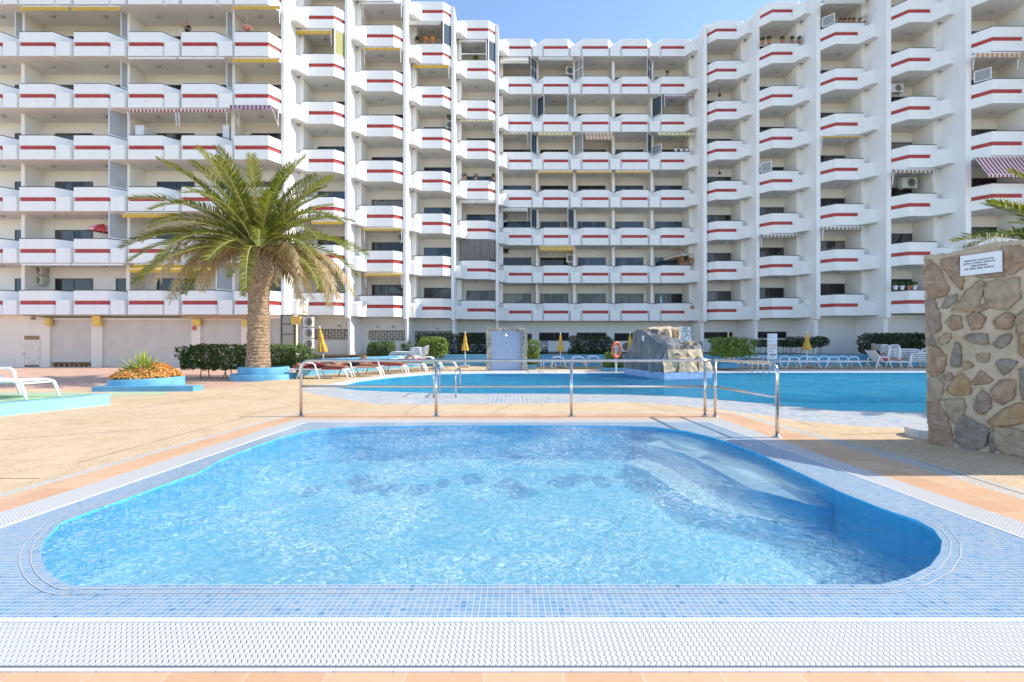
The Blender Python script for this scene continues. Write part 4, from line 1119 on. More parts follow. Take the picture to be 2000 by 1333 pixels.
rosette('yucca', 'small dark low yucca under the tall spiky one in the round planter', 'plant', (PLX - .35, PLY - .25, .33), 34, .42, GREEN, .03, 1.2, seed=4)
rosette('yucca', 'low yellowish yucca among the orange flowers at the right of the planter', 'plant', (PLX + .3, PLY - .35, .42), 30, .40, BRIGHT, .03, 1.1, seed=5)
# ---------------------------------------------------------------- walls, kerbs and planters of the terrace
def wallpoly(name, pts, th, z0, z1, m, label, cat='wall'):
    b = MB(); o_ = offs(pts, th); b.prism(list(pts) + list(reversed(o_)), z0, z1)
    o = b.obj(name, m); return tag(o, label, cat)
wallpoly('garden_wall', [(-8.07, 18.6), (-4.62, 25.55), (30, 25.55)], .28, -.4, .62, BLUEW, 'long low blue wall behind the pool loungers')
b = MB(); b.sheet([(-7.7, 18.9), (-4.45, 25.84), (30, 25.84), (30, 45), (-12.2, 45), (-12.2, 27.5), (-8.3, 27.5)], [], .50)
struct(b.obj('planting_bed', SOIL))
# raised green sun terrace at the left
PT = [(-8.69, 10.42), (-9.35, 8.84), (-11.6, 3.4), (-18, 3.4), (-18, 10.72), (-9.9, 10.72), (-8.8, 10.6)]
b = MB(); b.prism(list(reversed(PT)), -.1, .222); o = b.obj('terrace_kerb', mat('pale_blue_paint', (0.25, 0.50, 0.68), 0.6, var=.14, nscale=3, bstr=.35, bscale=30))
tag(o, 'pale blue painted kerb of the raised sun terrace at the left', 'kerb')
ins = [(-9.03, 10.38), (-9.66, 8.9), (-11.9, 3.6), (-17.8, 3.6), (-17.8, 10.6), (-9.2, 10.6)]
b = MB(); b.sheet(ins, [], .228); struct(b.obj('green_carpet', mat('green_mat', (0.33, 0.50, 0.30), 0.8, var=.12, nscale=5, bstr=.3, bscale=90)))
b = MB(); b.sheet([gp(212, 773), gp(320, 771), gp(330, 766), gp(205, 767.5)], [], .003); struct(b.obj('green_strip', mat('green_floor_paint', (0.40, 0.52, 0.33), 0.8)))
b = MB(); b.prism([(-11.3, 13.0), (-8.64, 13.1), (-8.62, 13.5), (-11.3, 13.5)], -.1, .14); o = b.obj('blue_step', BLUE); tag(o, 'low light blue step in front of the round planter', 'step')
# palm planter, two lumpy tiers
pt = thing('planter', 'lumpy two tier light blue planter at the foot of the big palm', 'planter', (PX, PY, 0))
bowl('lower_tier', PX + .22, PY + .1, 1.13, 1.0, .22, BLUE, pt, -.04, .3, jit=.16)
bowl('upper_tier', PX + .12, PY + .2, .84, .8, .30, BLUE, pt, .12, .14, jit=.14)
# pot for the forked bush and blocks for others
def blockplanter(px0, px1, py0, py1, D, d, lab):
    a = pp(px0, py0, D); c = pp(px1, py1, D); b = MB(); z1 = a.z; t = .07
    b.prism([(a.x, D), (c.x, D), (c.x+.03, D+d), (a.x-.03, D+d)], c.z, z1-.05); 
    b.box(a.x-.02, c.x+.02, D-.02, D+t, z1-.05, z1); b.box(a.x-.02, c.x+.02, D+d-t, D+d+.02, z1-.05, z1); b.box(a.x-.02, a.x+t, D+t, D+d-t, z1-.05, z1); b.box(c.x-t, c.x+.02, D+t, D+d-t, z1-.05, z1)
    tag(b.obj('planter', BLUEW), lab, 'planter')
blockplanter(1408, 1444, 710, 719.5, 22.2, 1.0, 'blue block planter under the spreading forked bush')
blockplanter(1029, 1047, 713, 721.5, 22.7, .7, 'small blue block planter beside the shower wall')
blockplanter(1180, 1217, 719, 725, 21.3, .8, 'flat blue planter below the orange lifebuoy')
blockplanter(847, 858, 713, 722, 23.6, .7, 'small blue block at the end of the left lounger row')

# ---------------------------------------------------------------- fence
def arc(c, u, v, r, a0, a1, n=6):
    return [Vector(c) + Vector(u)*r*math.cos(a0+(a1-a0)*k/n) + Vector(v)*r*math.sin(a0+(a1-a0)*k/n) for k in range(n+1)]
fy = 8.82; zt_f = 1.02; zm = .55
px_ = [X(588, fy), X(852, fy), X(1116, fy), X(1377, fy)]
def flange(b, x, y, s=1):
    b.lathe([(.062*s, 0), (.062*s, .008), (.035, .03)], (x, y, 0), 14)
fn = thing('railing', 'long stainless steel railing with two rails along the far side of the small pool', 'railing', (0, fy, 0))
b = MB(); xl = px_[0]; r_ = .16
b.tube([(xl, fy, 0), (xl, fy, zt_f-r_)] + arc((xl+r_, fy, zt_f-r_), (-1, 0, 0), (0, 0, 1), r_, 0, math.pi/2)[1:] + [(px_[3]-.1, fy, zt_f), (px_[3]+.12, fy, zt_f+.005)], .026, 12)
b.obj('top_rail', CHROME, fn, smooth=True)
b = MB(); b.tube([(xl, fy, zm), (px_[3]+.14, fy, zm)], .021, 10); b.obj('middle_rail', CHROME, fn, smooth=True)
for x in px_[1:]:
    b = MB(); b.tube([(x, fy, 0), (x, fy, zt_f-.02)], .026, 12); flange(b, x, fy); b.obj('post', CHROME, fn, smooth=True)
b = MB(); flange(b, xl, fy); b.obj('foot_plate', CHROME, fn)
a0 = Vector((X(1397, 8.78), 8.78, 0)); a1 = Vector((X(1518, 6.93), 6.93, 0)); dd = (a1-a0).normalized(); dz = Vector((0, 0, 1))
fn = thing('railing', 'short stainless steel railing slanting towards the stone wall', 'railing', (a0.x, a0.y, 0))
b = MB(); e0 = a1 - dd*r_
b.tube([a0 + dz*(zt_f+.005) - dd*.05, a0 + dz*(zt_f+.01), e0 + dz*(1.06)] + arc(e0 + dz*(1.06-r_), (0, 0, 1), tuple(dd), r_, 0, math.pi/2)[1:] + [a1 + dz*.8, a1], .026, 12)
b.obj('top_rail', CHROME, fn, smooth=True)
b = MB(); b.tube([a0 + dz*zm - dd*.1, a1 + dz*.575], .021, 10); b.obj('middle_rail', CHROME, fn, smooth=True)
b = MB(); b.tube([a0, a0 + dz*zt_f], .026, 12); flange(b, a0.x, a0.y); b.obj('post', CHROME, fn, smooth=True)
b = MB(); flange(b, a1.x, a1.y); b.obj('foot_plate', CHROME, fn)

# ---------------------------------------------------------------- pool ladders
def ladder(x0, x1, D, label, dirn=1, h=.62, ln=.75, group='pool ladders'):
    t = thing('pool_ladder', label, 'ladder', ((x0+x1)/2, D, 0), group=group)
    for x in (x0, x1):
        b = MB(); b.tube([(x, D, 0), (x, D, h-.18)] + arc((x, D+dirn*.18, h-.18), (0, -dirn, 0), (0, 0, 1), .18, 0, math.pi/2)[1:] + arc((x, D+dirn*(ln-.18), h-.18), (0, 0, 1), (0, dirn, 0), .18, 0, math.pi/2) + [(x, D+dirn*ln, -.5)], .02, 8)
        b.obj('handrail', CHROME, t, smooth=True)
    b = MB()
    for z in (-.12, -.34): b.box(x0, x1, D+dirn*ln-.04, D+dirn*ln+.04, z-.015, z+.015)
    b.obj('tread', CHROME, t)
ladder(X(858, 12.6), X(898, 12.6), 11.7, 'chrome ladder in the near left corner of the big pool', 1, .66, 1.0)
ladder(X(1059, 21.4), X(1081, 21.4), 22.2, 'chrome ladder on the far pool edge right of the shower wall', -1, .55, 1.9)
ladder(X(1462, 20.8), X(1473.5, 20.8), 21.8, 'left one of two chrome ladders behind the slanting railing', -1, .55, 1.3)
ladder(X(1484, 20.8), X(1495.5, 20.8), 21.8, 'right one of two chrome ladders behind the slanting railing', -1, .55, 1.3)

# ---------------------------------------------------------------- closed umbrellas
UY = mat('umbrella_canvas', (0.62, 0.36, 0.05), 0.8, var=.2, nscale=5)
UW = mat('white_pole', (0.75, 0.76, 0.78), 0.4)
def umbrella(px, ytop, ybot_c, ybase, D, label, tilt=0.0, base=True, wpx=12.5):
    g = pp(px, ybase, D); top_ = pp(px, ytop, D).z - g.z; cb_ = pp(px, ybot_c, D).z - g.z
    t = thing('umbrella', label, 'umbrella', (g.x, D, g.z), group='closed yellow umbrellas', local=True)
    rw = wpx/2/F*D
    b = MB(); n = 24; H = top_ - cb_; rows = []
    for j in range(15):
        s = j/14; z = top_ - .05 - s*(H-.05)
        r = rw*(.14 + .86*s**.9) * (1 - (.22*math.exp(-((s-.58)/.06)**2)))
        i0 = len(b.v); rows.append(i0)
        for k in range(n):
            a = 2*math.pi*k/n
            rr2 = r*(1 + .22*s*math.sin(a*6+.7*math.sin(s*4)) )
            b.v.append((rr2*math.cos(a), rr2*math.sin(a), z - (.03*math.sin(a*6) if j == 14 else 0)))
    for a_, c_ in zip(rows, rows[1:]):
        for k in range(n): k2 = (k+1) % n; b.f.append((a_+k, c_+k, c_+k2, a_+k2)); b.m.append(0)
    b.f.append(tuple(rows[0]+k for k in range(n))); b.m.append(0)
    o = b.obj('canopy', UY, t, (0, 0, 0), smooth=True)
    b = MB(); b.tube([(0, 0, 0), (0, 0, top_)], .022, 8); b.lathe([(.03, top_-.06), (.035, top_-.02), (.012, top_+.03)], n=8); b.obj('pole', UW, t, (0, 0, 0))
    if base: b = MB(); b.box(-.22, .22, -.22, .22, 0, .07); b.obj('base', mat('concrete_base', (.5, .48, .44), .8) if 'concrete_base' not in bpy.data.materials else bpy.data.materials['concrete_base'], t, (0, 0, 0))
    t.rotation_euler = (0, tilt, 0); return t
umbrella(634.5, 638, 688, 722, 21.0, 'closed yellow umbrella leaning beside the hedge, leftmost of all', R(-7), base=False, wpx=17)
umbrella(908.5, 649, 684.5, 716.5, 24.6, 'closed yellow umbrella left of the tiled shower wall')
umbrella(1094.5, 651.5, 686, 716.5, 24.6, 'closed yellow umbrella between the shower wall and the broad dark bush')
umbrella(1230.5, 650.5, 688, 716, 24.7, 'closed yellow umbrella partly behind the left slope of the slide rock')
umbrella(1422.5, 649.5, 684, 716, 24.7, 'closed yellow umbrella whose tip shows above the forked bush')
umbrella(1576, 648.5, 683, 716, 24.4, 'closed yellow umbrella at the right, above the lounger row', wpx=14)

# ---------------------------------------------------------------- loungers
PL = mat('white_plastic', (0.76, 0.76, 0.75), 0.35, var=.06)
def lounger(label, loc, rz, back=0.0, group='white sun loungers', hoops=True):
    """head towards -x, foot towards +x; 1.9 long"""
    t = thing('sun_lounger', label, 'sun lounger', loc, rz, group, local=True)
    zs = .34
    b = MB()
    for y in (-.30, .30): b.tube([(-.30, y, zs), (.2, y, zs), (.78, y, zs+.01), (.93, y, zs-.03), (1.0, y, zs-.16), (1.06, y, 0)], [.03, .03, .03, .032, .03, .026], 8)
    b.tube([(.93, -.30, zs-.03), (.93, .30, zs-.03)], .022, 6)
    b.obj('frame', PL, t, (0, 0, 0), smooth=True)
    b = MB()
    for k in range(13): x = -.27 + k*.088; b.box(x, x+.062, -.29, .29, zs+.005, zs+.03)
    b.obj('seat', PL, t, (0, 0, 0))
    b = MB(); c_, s_ = math.cos(back), math.sin(back)
    def q(u, y, w2): return (-.32 - u*c_ - w2*s_*0, y, zs + u*s_ + w2)
    for k in range(8):
        u = k*.085; b.hexa([q(u, -.29, 0), q(u+.06, -.29, 0), q(u+.06, .29, 0), q(u, .29, 0)], [q(u, -.29, .025), q(u+.06, -.29, .025), q(u+.06, .29, .025), q(u, .29, .025)])
    for y in (-.30, .30): b.tube([q(-.02, y, .01), q(.70, y, .01)], .026, 6)
    b.obj('backrest', PL, t, (0, 0, 0))
    for xa, hh, sp in (((-.42, .25, .40),) if hoops else ()) + (() if False else ()):
        for y in (-.335, .335):
            b = MB(); b.tube([(xa-.30, y, 0), (xa-.20, y, zs*.7), (xa-.15, y, zs+.17), (xa-.06, y, zs+.23), (xa+.24, y, zs+.23), (xa+.33, y, zs+.17), (xa+.40, y, zs*.7), (xa+.50, y, 0)], [.024, .028, .03, .028, .028, .03, .028, .024], 8)
            b.obj('armrest', PL, t, (0, 0, 0), smooth=True)
    return t
# right row, seen from the side
Dn = 23.4
xsR = [1448, 1480, 1515, 1554, 1602, 1632, 1679, 1729]
labR = ['lounger left of the rules sign with a raised slatted back', 'lounger right behind the two chrome ladders', 'lounger just right of the rules sign', 'lounger at the foot of the right umbrella', 'lounger right of the right umbrella', 'fifth flat lounger from the stacked ones, in the middle of the right row', 'lounger second left of the man in red shorts', 'lounger on which the man in red shorts lies']
Ls_ = []
for i, x in enumerate(xsR):
    Ls_.append(lounger('white ' + labR[i], (X(x, Dn), Dn + (.0 if i % 2 else .35), 0), R(random.uniform(-7, 7)) if i < 7 else 0.0, R(58) if i == 0 else (R(52) if i == 7 else 0.0)))
# close lounger on the green terrace
lounger('large white lounger cut by the left edge on the green terrace', (-10.45, 9.85, .23), R(-8), R(35), None)
# stacks of loungers
def stack(n, loc, rz, labs, dz=.085, back=0.35, group='stacked white loungers'):
    for k in range(n):
        t = lounger(labs[k], (loc[0] + .012*k, loc[1], loc[2] + dz*k), rz, back, group)
ordn = ['lowest', 'second lowest', 'third from the bottom', 'fourth from the bottom', 'fifth from the bottom', 'sixth from the bottom', 'topmost']
stack(7, (X(1747, 24.6), 24.6, 0), 0, ['white slatted lounger, %s of the stack behind the reclining man' % o for o in ordn], .095)
stack(5, (X(1806, 24.2), 24.2, 0), math.pi, ['white slatted lounger, %s of the lower stack beside the stone wall' % o for o in ordn[:4] + ordn[-1:]], .095, 0.0)
stack(6, (X(800, 25.0), 24.9, 0), math.pi, ['white lounger, %s of the stack by the square bright bush' % o for o in ordn[:5] + ordn[-1:]], .085, .5)
# row of sunbathers' loungers, heads to the left, running away from us along the wall
rowL = [(-6.95, 17.55), (-6.05, 18.65), (-5.35, 19.9), (-4.75, 21.0), (-4.2, 22.1), (-3.7, 23.2)]
labL = ['white lounger of the nearest sunbather, under a dark red towel', 'white lounger under the bare backed sunbather', 'white lounger under the sunbather in a red swimsuit', 'white lounger with a pale blue towel', 'white lounger with a green towel', 'white lounger farthest from us in the sunbathing row']
for (x, y), lb in zip(rowL, labL): lounger(lb, (x, y, 0), R(4), 0.0 if y < 22 else R(25))
lounger('white empty lounger just right of the umbrella by the shower wall', (X(1103, 23.6), 23.6, 0), 0.0)
lounger('white empty lounger left of the lifebuoy', (X(1142, 23.6), 23.6, 0), 0.0, 0.0)
lounger('white empty lounger behind the lifebuoy bush', (X(1172, 24.4), 24.4, 0), 0.0, 0.0)
for i, (m_, lb) in enumerate((((.17, .03, .04), 'dark red towel'), ((.40, .24, .18), 'peach towel'), ((.28, .04, .05), 'crimson towel'), ((.35, .5, .62), 'pale blue towel'), ((.2, .45, .25), 'green towel'))):
    x, y = rowL[i]; b = MB(); n = 16
    for k in range(n):
        xa = x - .95 + 1.85*k/n; xb = x - .95 + 1.85*(k+1)/n
        za = .385 + .008*math.sin(k*1.3); zb = .385 + .008*math.sin((k+1)*1.3)
        b.face([(xa, y-.30, za), (xb, y-.30, zb), (xb, y+.30, zb), (xa, y+.30, za)]); b.face([(xa, y-.32, .335), (xb, y-.32, .335), (xb, y-.30, zb), (xa, y-.30, za)])
    tag(b.obj('towel', mat('towel_%d' % i, m_, .9, var=.3, nscale=12)), lb + ' spread on the ' + ['first', 'second', 'third', 'fourth', 'fifth'][i] + ' lounger of the left row', 'towel')

# ---------------------------------------------------------------- shower wall
def rockmat(name, c1, c2, c3, sc=3.0, b_=0.8, grout=None, stretch=(1, 1, 1)):
    m, t, b = newmat(name); v = coords(t, stretch)
    n1 = noise_(t, v, sc, 7, .65, .6); n2 = noise_(t, v, sc*7, 5, .6)
    c = ramp(t, n1, [(.3, c1), (.5, c2), (.7, c3)])
    c = MIX(t, M_(t, 'MULTIPLY', n2, .45), c, tuple(x*.55 for x in c2))
    if grout:
        vo = N(t, 'ShaderNodeTexVoronoi', i_Scale=sc*1.1, feature='DISTANCE_TO_EDGE'); t.links.new(v, vo.inputs['Vector'])
        vc = N(t, 'ShaderNodeTexVoronoi', i_Scale=sc*1.1); t.links.new(v, vc.inputs['Vector'])
        cc = ramp(t, M_(t, 'FRACT', M_(t, 'MULTIPLY', vc.outputs['Color'], 3.0)), [(0, c1), (.4, c2), (1, c3)])
        c = MIX(t, .6, c, cc); c = MIX(t, ramp(t, vo.outputs['Distance'], [(.03, (1, 1, 1)), (.09, (0, 0, 0))]), c, grout)
    t.links.new(c, b.inputs['Base Color']); b.inputs['Roughness'].default_value = .85
    bump(t, b, M_(t, 'ADD', n1, M_(t, 'MULTIPLY', n2, .3)), b_, .05); return m
SHR = rockmat('shower_stone', (.20, .13, .09), (.36, .29, .22), (.50, .44, .36), 5, .8, (.45, .42, .37))
SMOS = tiles('shower_mosaic', [(0, (.27, .34, .46)), (.5, (.33, .39, .50)), (1, (.20, .28, .42))], (.03, .03, .03), (.38, .42, .50), .08, .4, 'xz', bum=0)
sD = 22.0
def roughbox(x0, x1, y0, y1, z0, z1, res=.12, amp=.03, seed=0, taper=None):
    """box subdivided and displaced by noise, one closed surface"""
    bm = bmesh.new(); bmesh.ops.create_cube(bm, size=1)
    bmesh.ops.scale(bm, vec=(x1-x0, y1-y0, z1-z0), verts=bm.verts); bmesh.ops.translate(bm, vec=((x0+x1)/2, (y0+y1)/2, (z0+z1)/2), verts=bm.verts)
    if taper: taper(bm)
    for it in range(7):
        es = [e for e in bm.edges if e.calc_length() > res*1.5]
        if not es: break
        bmesh.ops.subdivide_edges(bm, edges=es, cuts=1, use_grid_fill=True)
    for v in bm.verts:
        p = v.co*2.3 + Vector((seed, 0, 0)); q = v.co*6.5 + Vector((seed, 3, 0))
        v.co += Vector((noise.noise(p), noise.noise(p + Vector((9, 0, 0))), noise.noise(p + Vector((0, 9, 0)))))*amp + Vector((noise.noise(q), noise.noise(q + Vector((5, 0, 0))), noise.noise(q + Vector((0, 5, 0)))))*amp*.5
    return bm
def bmobj(name, bm, m, parent=None, smooth=False):
    me = bpy.data.meshes.new(name); bm.to_mesh(me); bm.free(); me.materials.append(m)
    me.polygons.foreach_set('use_smooth', [smooth]*len(me.polygons)); return link(name, me, parent)
sx0, sx1 = X(950, sD), X(1029.5, sD)
st = thing('shower_wall', 'outdoor shower wall of pale blue mosaic between rough stone edges', 'shower', ((sx0+sx1)/2, sD, 0))
zT = pp(0, 644.5, sD).z
bmobj('stone_edge', roughbox(sx0, sx0+.22, sD-.12, sD+.40, -.1, zT, .09, .03, 1), SHR, st); bmobj('stone_edge', roughbox(sx1-.22, sx1, sD-.10, sD+.40, -.1, zT+.02, .09, .03, 2), SHR, st)
bmobj('stone_cap', roughbox(sx0+.05, sx1-.05, sD-.02, sD+.40, zT-.06, zT+.06, .09, .03, 3), SHR, st)
b = MB(); b.prism([(sx0+.15, sD-.04), (sx1-.15, sD+.12), (sx1-.15, sD+.38), (sx0+.15, sD+.38)], 0, zT-.02); b.obj('mosaic_panel', SMOS, st)
b = MB(); p = pp(987.5, 651, sD); b.tube([(p.x, sD+.08, p.z), (p.x, sD-.12, p.z+.02), (p.x+.01, sD-.3, p.z-.04)], .018, 8); b.lathe([(.03, .05), (.035, 0), (.06, -.05)], (p.x+.01, sD-.32, p.z-.07), 10); b.obj('shower_head', CHROME, st)
b = MB(); p = pp(989, 690.5, sD); b.lathe([(.05, 0), (.05, .04)], (p.x, sD, p.z), 10); b.obj('shower_button', CHROME, st)
b = MB()
for i in range(46):
    x = random.uniform(sx0, sx1); h = random.uniform(.04, .16) * (1.6 if x > sx1-.4 else 1)
    b.tube([(x, sD+.15, zT), (x+random.uniform(-.05, .05), sD+.15+random.uniform(-.05, .05), zT+.05+h)], .008, 4)
b.obj('dry_stalks', mat('dry_stalks', (.55, .47, .36), .9), st)

# ---------------------------------------------------------------- slide rock
SLATE = rockmat('painted_slate', (.07, .085, .095), (.19, .20, .21), (.36, .35, .33), 3.2, 1.0, stretch=(1, 1, .45))
ROCK = rockmat('tan_rock', (.34, .22, .13), (.62, .48, .32), (.76, .64, .47), 3.4, 1.0)
TBLUE = tiles('slide_base_mosaic', [(0, (.12, .24, .50)), (.5, (.20, .34, .60)), (1, (.30, .42, .66))], (.04, .04, .04), (.4, .48, .62), .08, .3, 'xz', bum=0)
A = (4.66, 20.2); B_ = (5.42, 17.2); C_ = (7.40, 17.9); D_ = (7.7, 21.0)
rk = thing('slide_rock', 'artificial rock slide of dark slate and tan boulders standing in the big pool', 'rock', (6, 18.5, 0))
b = MB(); b.prism([A, B_, C_, D_], -1.0, .22); b.obj('tiled_base', TBLUE, rk)
def poly_rock(pts, z0, z1, res, amp, seed, m, name, topf=None, inset=0.0):
    bm = bmesh.new(); n = len(pts)
    cx = sum(p[0] for p in pts)/n; cy = sum(p[1] for p in pts)/n
    lo = [bm.verts.new((p[0], p[1], z0)) for p in pts]
    hi = [bm.verts.new((cx+(p[0]-cx)*(1-inset), cy+(p[1]-cy)*(1-inset), (topf[i] if topf else z1))) for i, p in enumerate(pts)]
    bm.faces.new(lo[::-1]); bm.faces.new(hi)
    for i in range(n): j = (i+1) % n; bm.faces.new((lo[i], lo[j], hi[j], hi[i]))
    bmesh.ops.triangulate(bm, faces=bm.faces)
    for it in range(6):
        es = [e for e in bm.edges if e.calc_length() > res*1.4]
        if not es: break
        bmesh.ops.subdivide_edges(bm, edges=es, cuts=1)
        bmesh.ops.triangulate(bm, faces=[f for f in bm.faces if len(f.verts) > 3])
    for v in bm.verts:
        p = v.co*1.6 + Vector((seed*3.1, 0, 0)); q = v.co*5.5 + Vector((seed, 3, 0))
        g_ = Vector((noise.noise(p), noise.noise(p+Vector((9, 0, 0))), noise.noise(p+Vector((0, 9, 0)))))*amp
        g_ += Vector((noise.noise(q), noise.noise(q+Vector((5, 0, 0))), noise.noise(q+Vector((0, 5, 0)))))*amp*.4
        v.co += g_
    return bmobj(name, bm, m, rk)
# sloping slate flank: low at the back left corner, high in the middle
poly_rock([(4.70, 20.2), (5.40, 17.35), (5.75, 17.6), (5.75, 19.4), (5.3, 20.4)], .22, 1, .11, .10, 1, SLATE, 'slate_flank', topf=[.72, .70, 1.15, 1.84, 1.78])
poly_rock([(5.10, 18.9), (5.62, 17.55), (6.25, 17.9), (6.6, 20.6), (5.1, 20.4)], .25, 1.5, .11, .11, 2, SLATE, 'slate_block', topf=[1.78, 1.05, 1.40, 1.55, 1.80])
poly_rock([(5.5, 18.75), (7.0, 19.2), (7.05, 20.7), (5.3, 20.6)], .3, 1.86, .10, .14, 3, ROCK, 'boulder')
poly_rock([(6.1, 18.25), (7.0, 18.5), (7.1, 19.8), (6.1, 19.5)], .3, 1.33, .09, .12, 4, ROCK, 'boulder')
poly_rock([(6.05, 17.95), (7.15, 18.3), (7.2, 19.2), (6.05, 19.0)], .3, 1.20, .09, .10, 8, SLATE, 'boulder')
poly_rock([(5.62, 17.40), (7.08, 17.95), (7.2, 18.9), (5.9, 18.6)], .22, 1.02, .09, .11, 5, ROCK, 'boulder', inset=.04)
poly_rock([(5.45, 17.28), (5.98, 17.46), (6.0, 17.95), (5.5, 17.8)], .20, .66, .08, .09, 6, ROCK, 'boulder')
poly_rock([(6.02, 17.42), (6.78, 17.68), (6.78, 18.2), (6.05, 17.95)], .20, .70, .08, .09, 7, ROCK, 'boulder')
poly_rock([(6.82, 17.70), (7.42, 17.95), (7.5, 18.6), (6.85, 18.3)], .20, .72, .08, .09, 9, ROCK, 'boulder', topf=[.76, .45, .6, .85])
for i_, (x_, y_, z_, r_) in enumerate(((5.55, 18.7, 1.72, .22), (6.0, 18.75, 1.74, .2), (6.45, 18.9, 1.74, .22), (6.9, 19.05, 1.6, .2), (6.2, 18.2, 1.22, .2), (6.65, 18.3, 1.25, .2), (7.0, 18.45, 1.2, .18), (7.1, 18.25, .85, .2), (7.3, 18.1, .55, .2), (5.6, 17.5, .95, .16))):
    q_ = [(x_ + r_*math.cos(a)*(.8+.3*noise.noise(Vector((a, i_, 0)))), y_ + r_*.8*math.sin(a)) for a in (0, .9, 1.9, 2.9, 3.9, 5.0)]
    poly_rock(q_, z_-.28, z_+.08, .09, .07, 20+i_, ROCK if i_ % 3 else SLATE, 'stone', inset=.25)
# dolphin-like dark mark on the boulder
b = MB(); 
def dol(cx, cz, s, D, fl=1):
    pts = [(-1, -.15), (-.7, .15), (-.2, .38), (.1, .62), (.2, .36), (.7, .12), (1.0, -.2), (1.15, -.5), (.8, -.3), (.3, -.12), (0, -.1), (-.1, -.4), (-.3, -.1), (-.7, -.1)]
    b.face([(cx + fl*x*s, D + .35*fl*x*s, cz + z*s) for x, z in (pts if fl < 0 else pts[::-1])])
p = pp(1324, 693.5, 17.35); dol(p.x, p.z, .15, 17.42); p = pp(1347, 694, 17.5); dol(p.x, p.z, .09, 17.62)
b.obj('dolphin_mark', mat('dark_green_paint', (.03, .08, .07), .6), rk)

# ---------------------------------------------------------------- signs
TXT = mat('sign_black_print', (.01, .01, .012), .5)
SGN = mat('sign_white', (.72, .73, .76), .35, var=.04)
def text(name, s, size, m, M, parent=None, sx=1.0, align='CENTER', bold=0.0):
    cu = bpy.data.curves.new(name, 'FONT'); cu.body = s; cu.size = size; cu.align_x = align; cu.align_y = 'CENTER'; cu.extrude = .0008; cu.offset = bold
    o = bpy.data.objects.new(name, cu); COL.objects.link(o)
    bpy.context.view_layer.update()
    me = bpy.data.meshes.new_from_object(o.evaluated_get(bpy.context.evaluated_depsgraph_get())); bpy.data.objects.remove(o)
    me.transform(M @ Matrix.Diagonal((sx, 1, 1, 1))); me.materials.clear(); me.materials.append(m)
    return link(name, me, parent)
FRONT = Matrix.Rotation(R(90), 4, 'X')
def T3(x, y, z): return Matrix.Translation((x, y, z))
# NO DIVING
nd = 18.3; p = pp(1338.5, 653.5, nd)
sg_ = thing('no_diving_sign', 'white NO DIVING sign with a crossed circle on top of the slide rock', 'sign', (p.x, nd, p.z-.3))
b = MB(); b.box(p.x-.19, p.x+.19, nd-.012, nd+.01, p.z-.28, p.z+.28); b.obj('board', SGN, sg_)
b = MB(); b.box(p.x-.02, p.x+.02, nd+.011, nd+.04, p.z-.7, p.z+.2); b.obj('post', UW, sg_)
text('lettering', 'NO', .13, TXT, T3(p.x, nd-.014, p.z+.21) @ FRONT, sg_, bold=.002); text('lettering', 'DIVING', .105, TXT, T3(p.x, nd-.014, p.z+.105) @ FRONT, sg_, bold=.002)
b = MB(); cz = p.z-.10; b.tube([(p.x+.145*math.cos(a*math.pi/16), nd-.016, cz+.145*math.sin(a*math.pi/16)) for a in range(33)], .009, 5, 0, False)
b.tube([(p.x-.10, nd-.016, cz-.10), (p.x+.10, nd-.016, cz+.10)], .009, 5); b.tube([(p.x-.08, nd-.017, cz-.0), (p.x+.0, nd-.017, cz+.05), (p.x+.06, nd-.017, cz+.10)], .008, 5)
b.tube([(p.x-.05, nd-.017, cz-.06), (p.x+.02, nd-.017, cz+.01)], .006, 5)
b.obj('pictogram', mat('sign_navy_print', (.03, .03, .10), .5), sg_)
p = pp(1255, 661.5, 18.0); p = Vector((4.83, 18.2, 1.43))
p = pp(1255, 661.5, 18.6)
b = MB(); b.box(p.x-.04, p.x+.04, 18.5, 18.52, p.z-.1, p.z+.1); o = b.obj('small_sign', SGN); tag(o, 'tiny white number plate on the dark flank of the slide rock', 'sign')
# rules sign
rd = 22.9; a = pp(1499, 652, rd); c = pp(1517.5, 702, rd)
sg_ = thing('rules_sign', 'tall narrow white pool rules board with rows of red round icons', 'sign', ((a.x+c.x)/2, rd, 0))
b = MB(); b.box(a.x, c.x, rd-.015, rd+.01, c.z, a.z); b.obj('board', SGN, sg_)
b = MB(); mx = (a.x+c.x)/2; b.box(mx-.14, mx+.14, rd+.011, rd+.04, 0, c.z); b.obj('foot', mat('sign_foot', (.25, .4, .55), .5), sg_)
RI = mat('sign_red_print', (.55, .05, .05), .5); GRY = mat('sign_grey_print', (.35, .35, .4), .5)
b = MB(); W_ = c.x-a.x; H_ = a.z-c.z
for k, f in enumerate((.04, .065, .09, .13, .155, .18, .25, .275, .30, .34, .36, .84, .865, .89, .92, .95)):
    w3 = W_*random.uniform(.55, .8); b.box(a.x+W_*.12, a.x+W_*.12+w3, rd-.017, rd-.0151, a.z-H_*f-.006, a.z-H_*f+.006)
b.obj('small_print', GRY, sg_)
b = MB()
for f in (.04, .155, .275): b.box(a.x+W_*.05, a.x+W_*.16, rd-.018, rd-.0152, a.z-H_*f-.012, a.z-H_*f+.012)
b.box(a.x+W_*.15, a.x+W_*.92, rd-.018, rd-.0152, a.z-H_*.82-.02, a.z-H_*.82+.02); b.obj('dark_bars', TXT, sg_)
b = MB()
for i, f in enumerate((.45, .57, .69)):
    for j in range(3):
        if i == 2 and j == 2: continue
        cx = a.x+W_*(.2+.3*j); czz = a.z-H_*f
        b.tube([(cx+.045*math.cos(q*math.pi/8), rd-.018, czz+.045*math.sin(q*math.pi/8)) for q in range(17)], .007, 4, 0, False); b.tube([(cx-.03, rd-.018, czz+.03), (cx+.03, rd-.018, czz-.03)], .006, 4)
b.obj('round_icons', RI, sg_)

